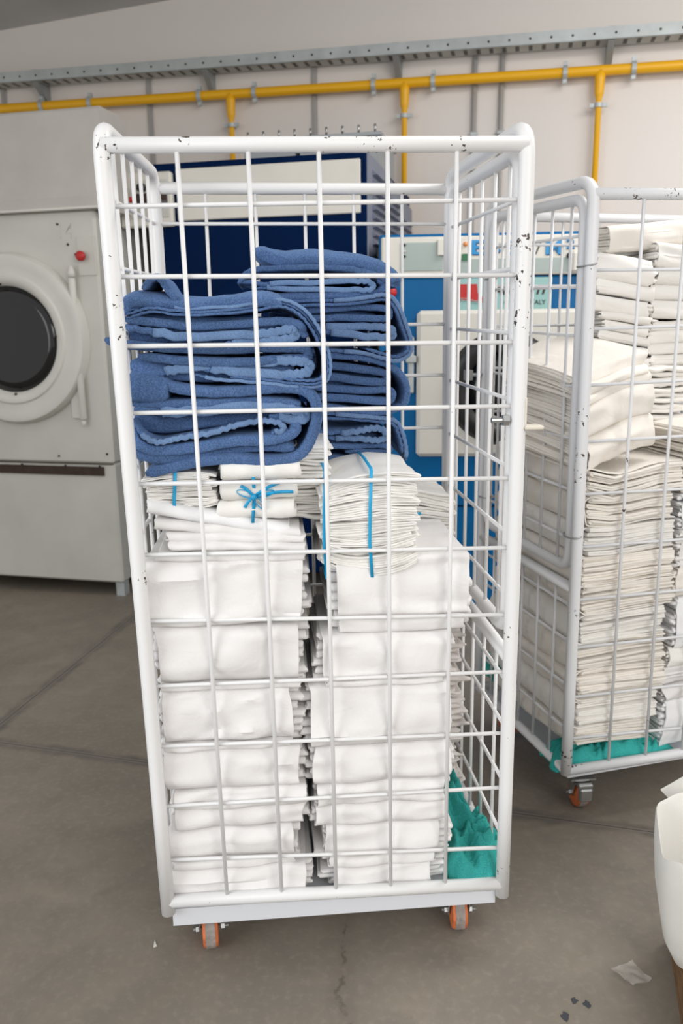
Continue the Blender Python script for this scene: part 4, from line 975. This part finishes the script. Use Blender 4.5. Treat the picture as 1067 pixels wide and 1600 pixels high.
folded('flat ivory sheet with an open fold, under the left rear column', CART2, .10, .33, .22, .50, 1.128, 1.172, 2, 'front', 898, mat='ivory', exL=(0, 0), exR=(-.01, .012), sq=2.2, wr=.006, rot=-.2, tilt=(-.12, 0))

# ------------------------------------------------------------------ floor litter and the carton at the right edge
rng = random.Random(9)
def flake(label, x, y, r, seed):
    rg = random.Random(seed); n = 11
    P = [(r * (rg.uniform(.5, 1.1)) * math.cos(2 * PI * k / n) * .8, r * rg.uniform(.5, 1.1) * math.sin(2 * PI * k / n)) for k in range(n)]
    mb = MB(); mb.add([(a, b, .0004) for a, b in P] + [(a * .9, b * .9, .0016) for a, b in P], [tuple(range(n - 1, -1, -1)), tuple(range(n, 2 * n))] + [(i, (i + 1) % n, n + (i + 1) % n, n + i) for i in range(n)])
    o = mb.build('paint_flake', M['flake'], loc=(x, y, 0), smooth=False); return tag(o, label, 'scrap', 'dark flakes on the floor')
flake('dark grey flake on the floor at the bottom edge, lowest of three', .424, 1.315, .013, 1)
flake('dark grey flake on the floor, left of the two near the plastic scrap', .452, 1.352, .010, 2)
flake('dark grey flake on the floor, the one nearest the plastic scrap', .475, 1.343, .011, 3)
n = 18; s = np.linspace(-1, 1, n); S, T = np.meshgrid(s, s, indexing='ij')
ff_ = field(rng, 5, 4, 4); gg_ = field(rng, 5, 2, 2)
P = np.stack([.026 * S + .008 * gg_(S, T), .028 * T + .009 * ff_(T, S), .003 + .010 * np.abs(ff_(S, T)) + .004 * (1 + gg_(T, S))], 2)
mb = MB(); mb.sheet(P, .0004)
tag(mb.build('plastic_scrap', M['film'], loc=(.585, 1.41, 0), rotz=.5, smooth=False), 'crumpled clear plastic scrap on the concrete near the right edge', 'scrap')
b = MB(); b.add([(-.004, 0, .0003), (.004, .002, .0003), (.001, .022, .0003), (-.002, .012, .0003), (-.003, .001, .0018), (.003, .003, .0018), (.001, .020, .0018), (-.002, .011, .0018)], [(3, 2, 1, 0), (4, 5, 6, 7), (0, 1, 5, 4), (1, 2, 6, 5), (2, 3, 7, 6), (3, 0, 4, 7)])
tag(b.build('paper_scrap', M['card'], loc=(-.42, 1.51, 0), smooth=False, rotz=.3), 'tiny white paper sliver on the floor left of the front cart', 'scrap')

# open white carton on a brown wooden crate, cut by the picture edge
cx = F(.703, 1.51, -.28)
cr = thing('wooden_crate', 'brown wooden crate at the bottom right corner under the white carton', 'crate', cx.w(0, 0), cx.a)
b = MB(); b.box(0, .34, -.46, .0, 0, .018); b.build('base', M['wood'], cr, smooth=False)
for k in range(2):
    b = MB(); z0 = .020 + k * .029; z1 = z0 + .027
    b.box(0, .012, -.46, 0, z0, z1, .002); b.box(.328, .34, -.46, 0, z0, z1, .002)
    b.box(.012, .328, -.46, -.448, z0, z1, .002); b.box(.012, .328, -.012, 0, z0, z1, .002); b.build('slat', M['wood'], cr, smooth=False)
ca = F(.812, 1.363, -.29)
root = thing('carton', 'open white carton with soft bulging sides at the right edge', 'carton', ca.w(0, 0, .080), ca.a)
n = 72; mb = MB(); rows = []
bul = field(random.Random(77), 4, 14, 14)
for (zz_, sx, sy) in ((.0, .150, .085), (.012, .163, .098), (.05, .180, .113), (.12, .192, .126), (.20, .199, .133), (.252, .201, .136), (.259, .199, .134), (.252, .196, .131), (.17, .190, .125), (.08, .176, .108)):
    row = []
    for k in range(n):
        t = 2 * PI * k / n; ct, st = math.cos(t), math.sin(t); j = 1 + .02 * float(bul(t * .25, zz_))
        row.append((sx * j * math.copysign(abs(ct) ** .5, ct), sy * j * math.copysign(abs(st) ** .5, st), zz_ + (.010 * math.sin(t * 3 + 1) + .005 * math.sin(7 * t) if zz_ > .24 else 0)))
    rows.append(row)
P = [p for q_ in rows for p in q_]; m = len(rows)
mb.add(P, [(i * n + k, i * n + (k + 1) % n, (i + 1) * n + (k + 1) % n, (i + 1) * n + k) for i in range(m - 1) for k in range(n)] + [tuple(range(n - 1, -1, -1)), tuple((m - 1) * n + k for k in range(n))])
mb.build('box', M['card'], root, sharp=math.radians(75))
inv = Matrix.Translation(ca.w(0, 0, .080)) @ Matrix.Rotation(ca.a, 4, 'Z'); inv.invert()
q4 = [inv @ Vector(p) for p in ((.705, 1.62, .300), (.83, 1.60, .40), (.84, 1.59, .335), (.735, 1.615, .270))]
f_ = MB(); V = [tuple(p) for p in q4] + [tuple(p + Vector((.001, -.004, -.001))) for p in q4]
f_.add(V, [(0, 1, 2, 3), (7, 6, 5, 4), (0, 4, 5, 1), (1, 5, 6, 2), (2, 6, 7, 3), (3, 7, 4, 0)])
h4 = [inv @ Vector(p) for p in ((.74, 1.545, .33), (.82, 1.52, .33), (.84, 1.593, .336), (.735, 1.618, .272))]
V = [tuple(p) for p in h4] + [tuple(p + Vector((0, 0, -.004))) for p in h4]
f_.add(V, [(0, 1, 2, 3), (7, 6, 5, 4), (0, 4, 5, 1), (1, 5, 6, 2), (2, 6, 7, 3), (3, 7, 4, 0)])
f_.build('flap', M['card'], root, smooth=False)
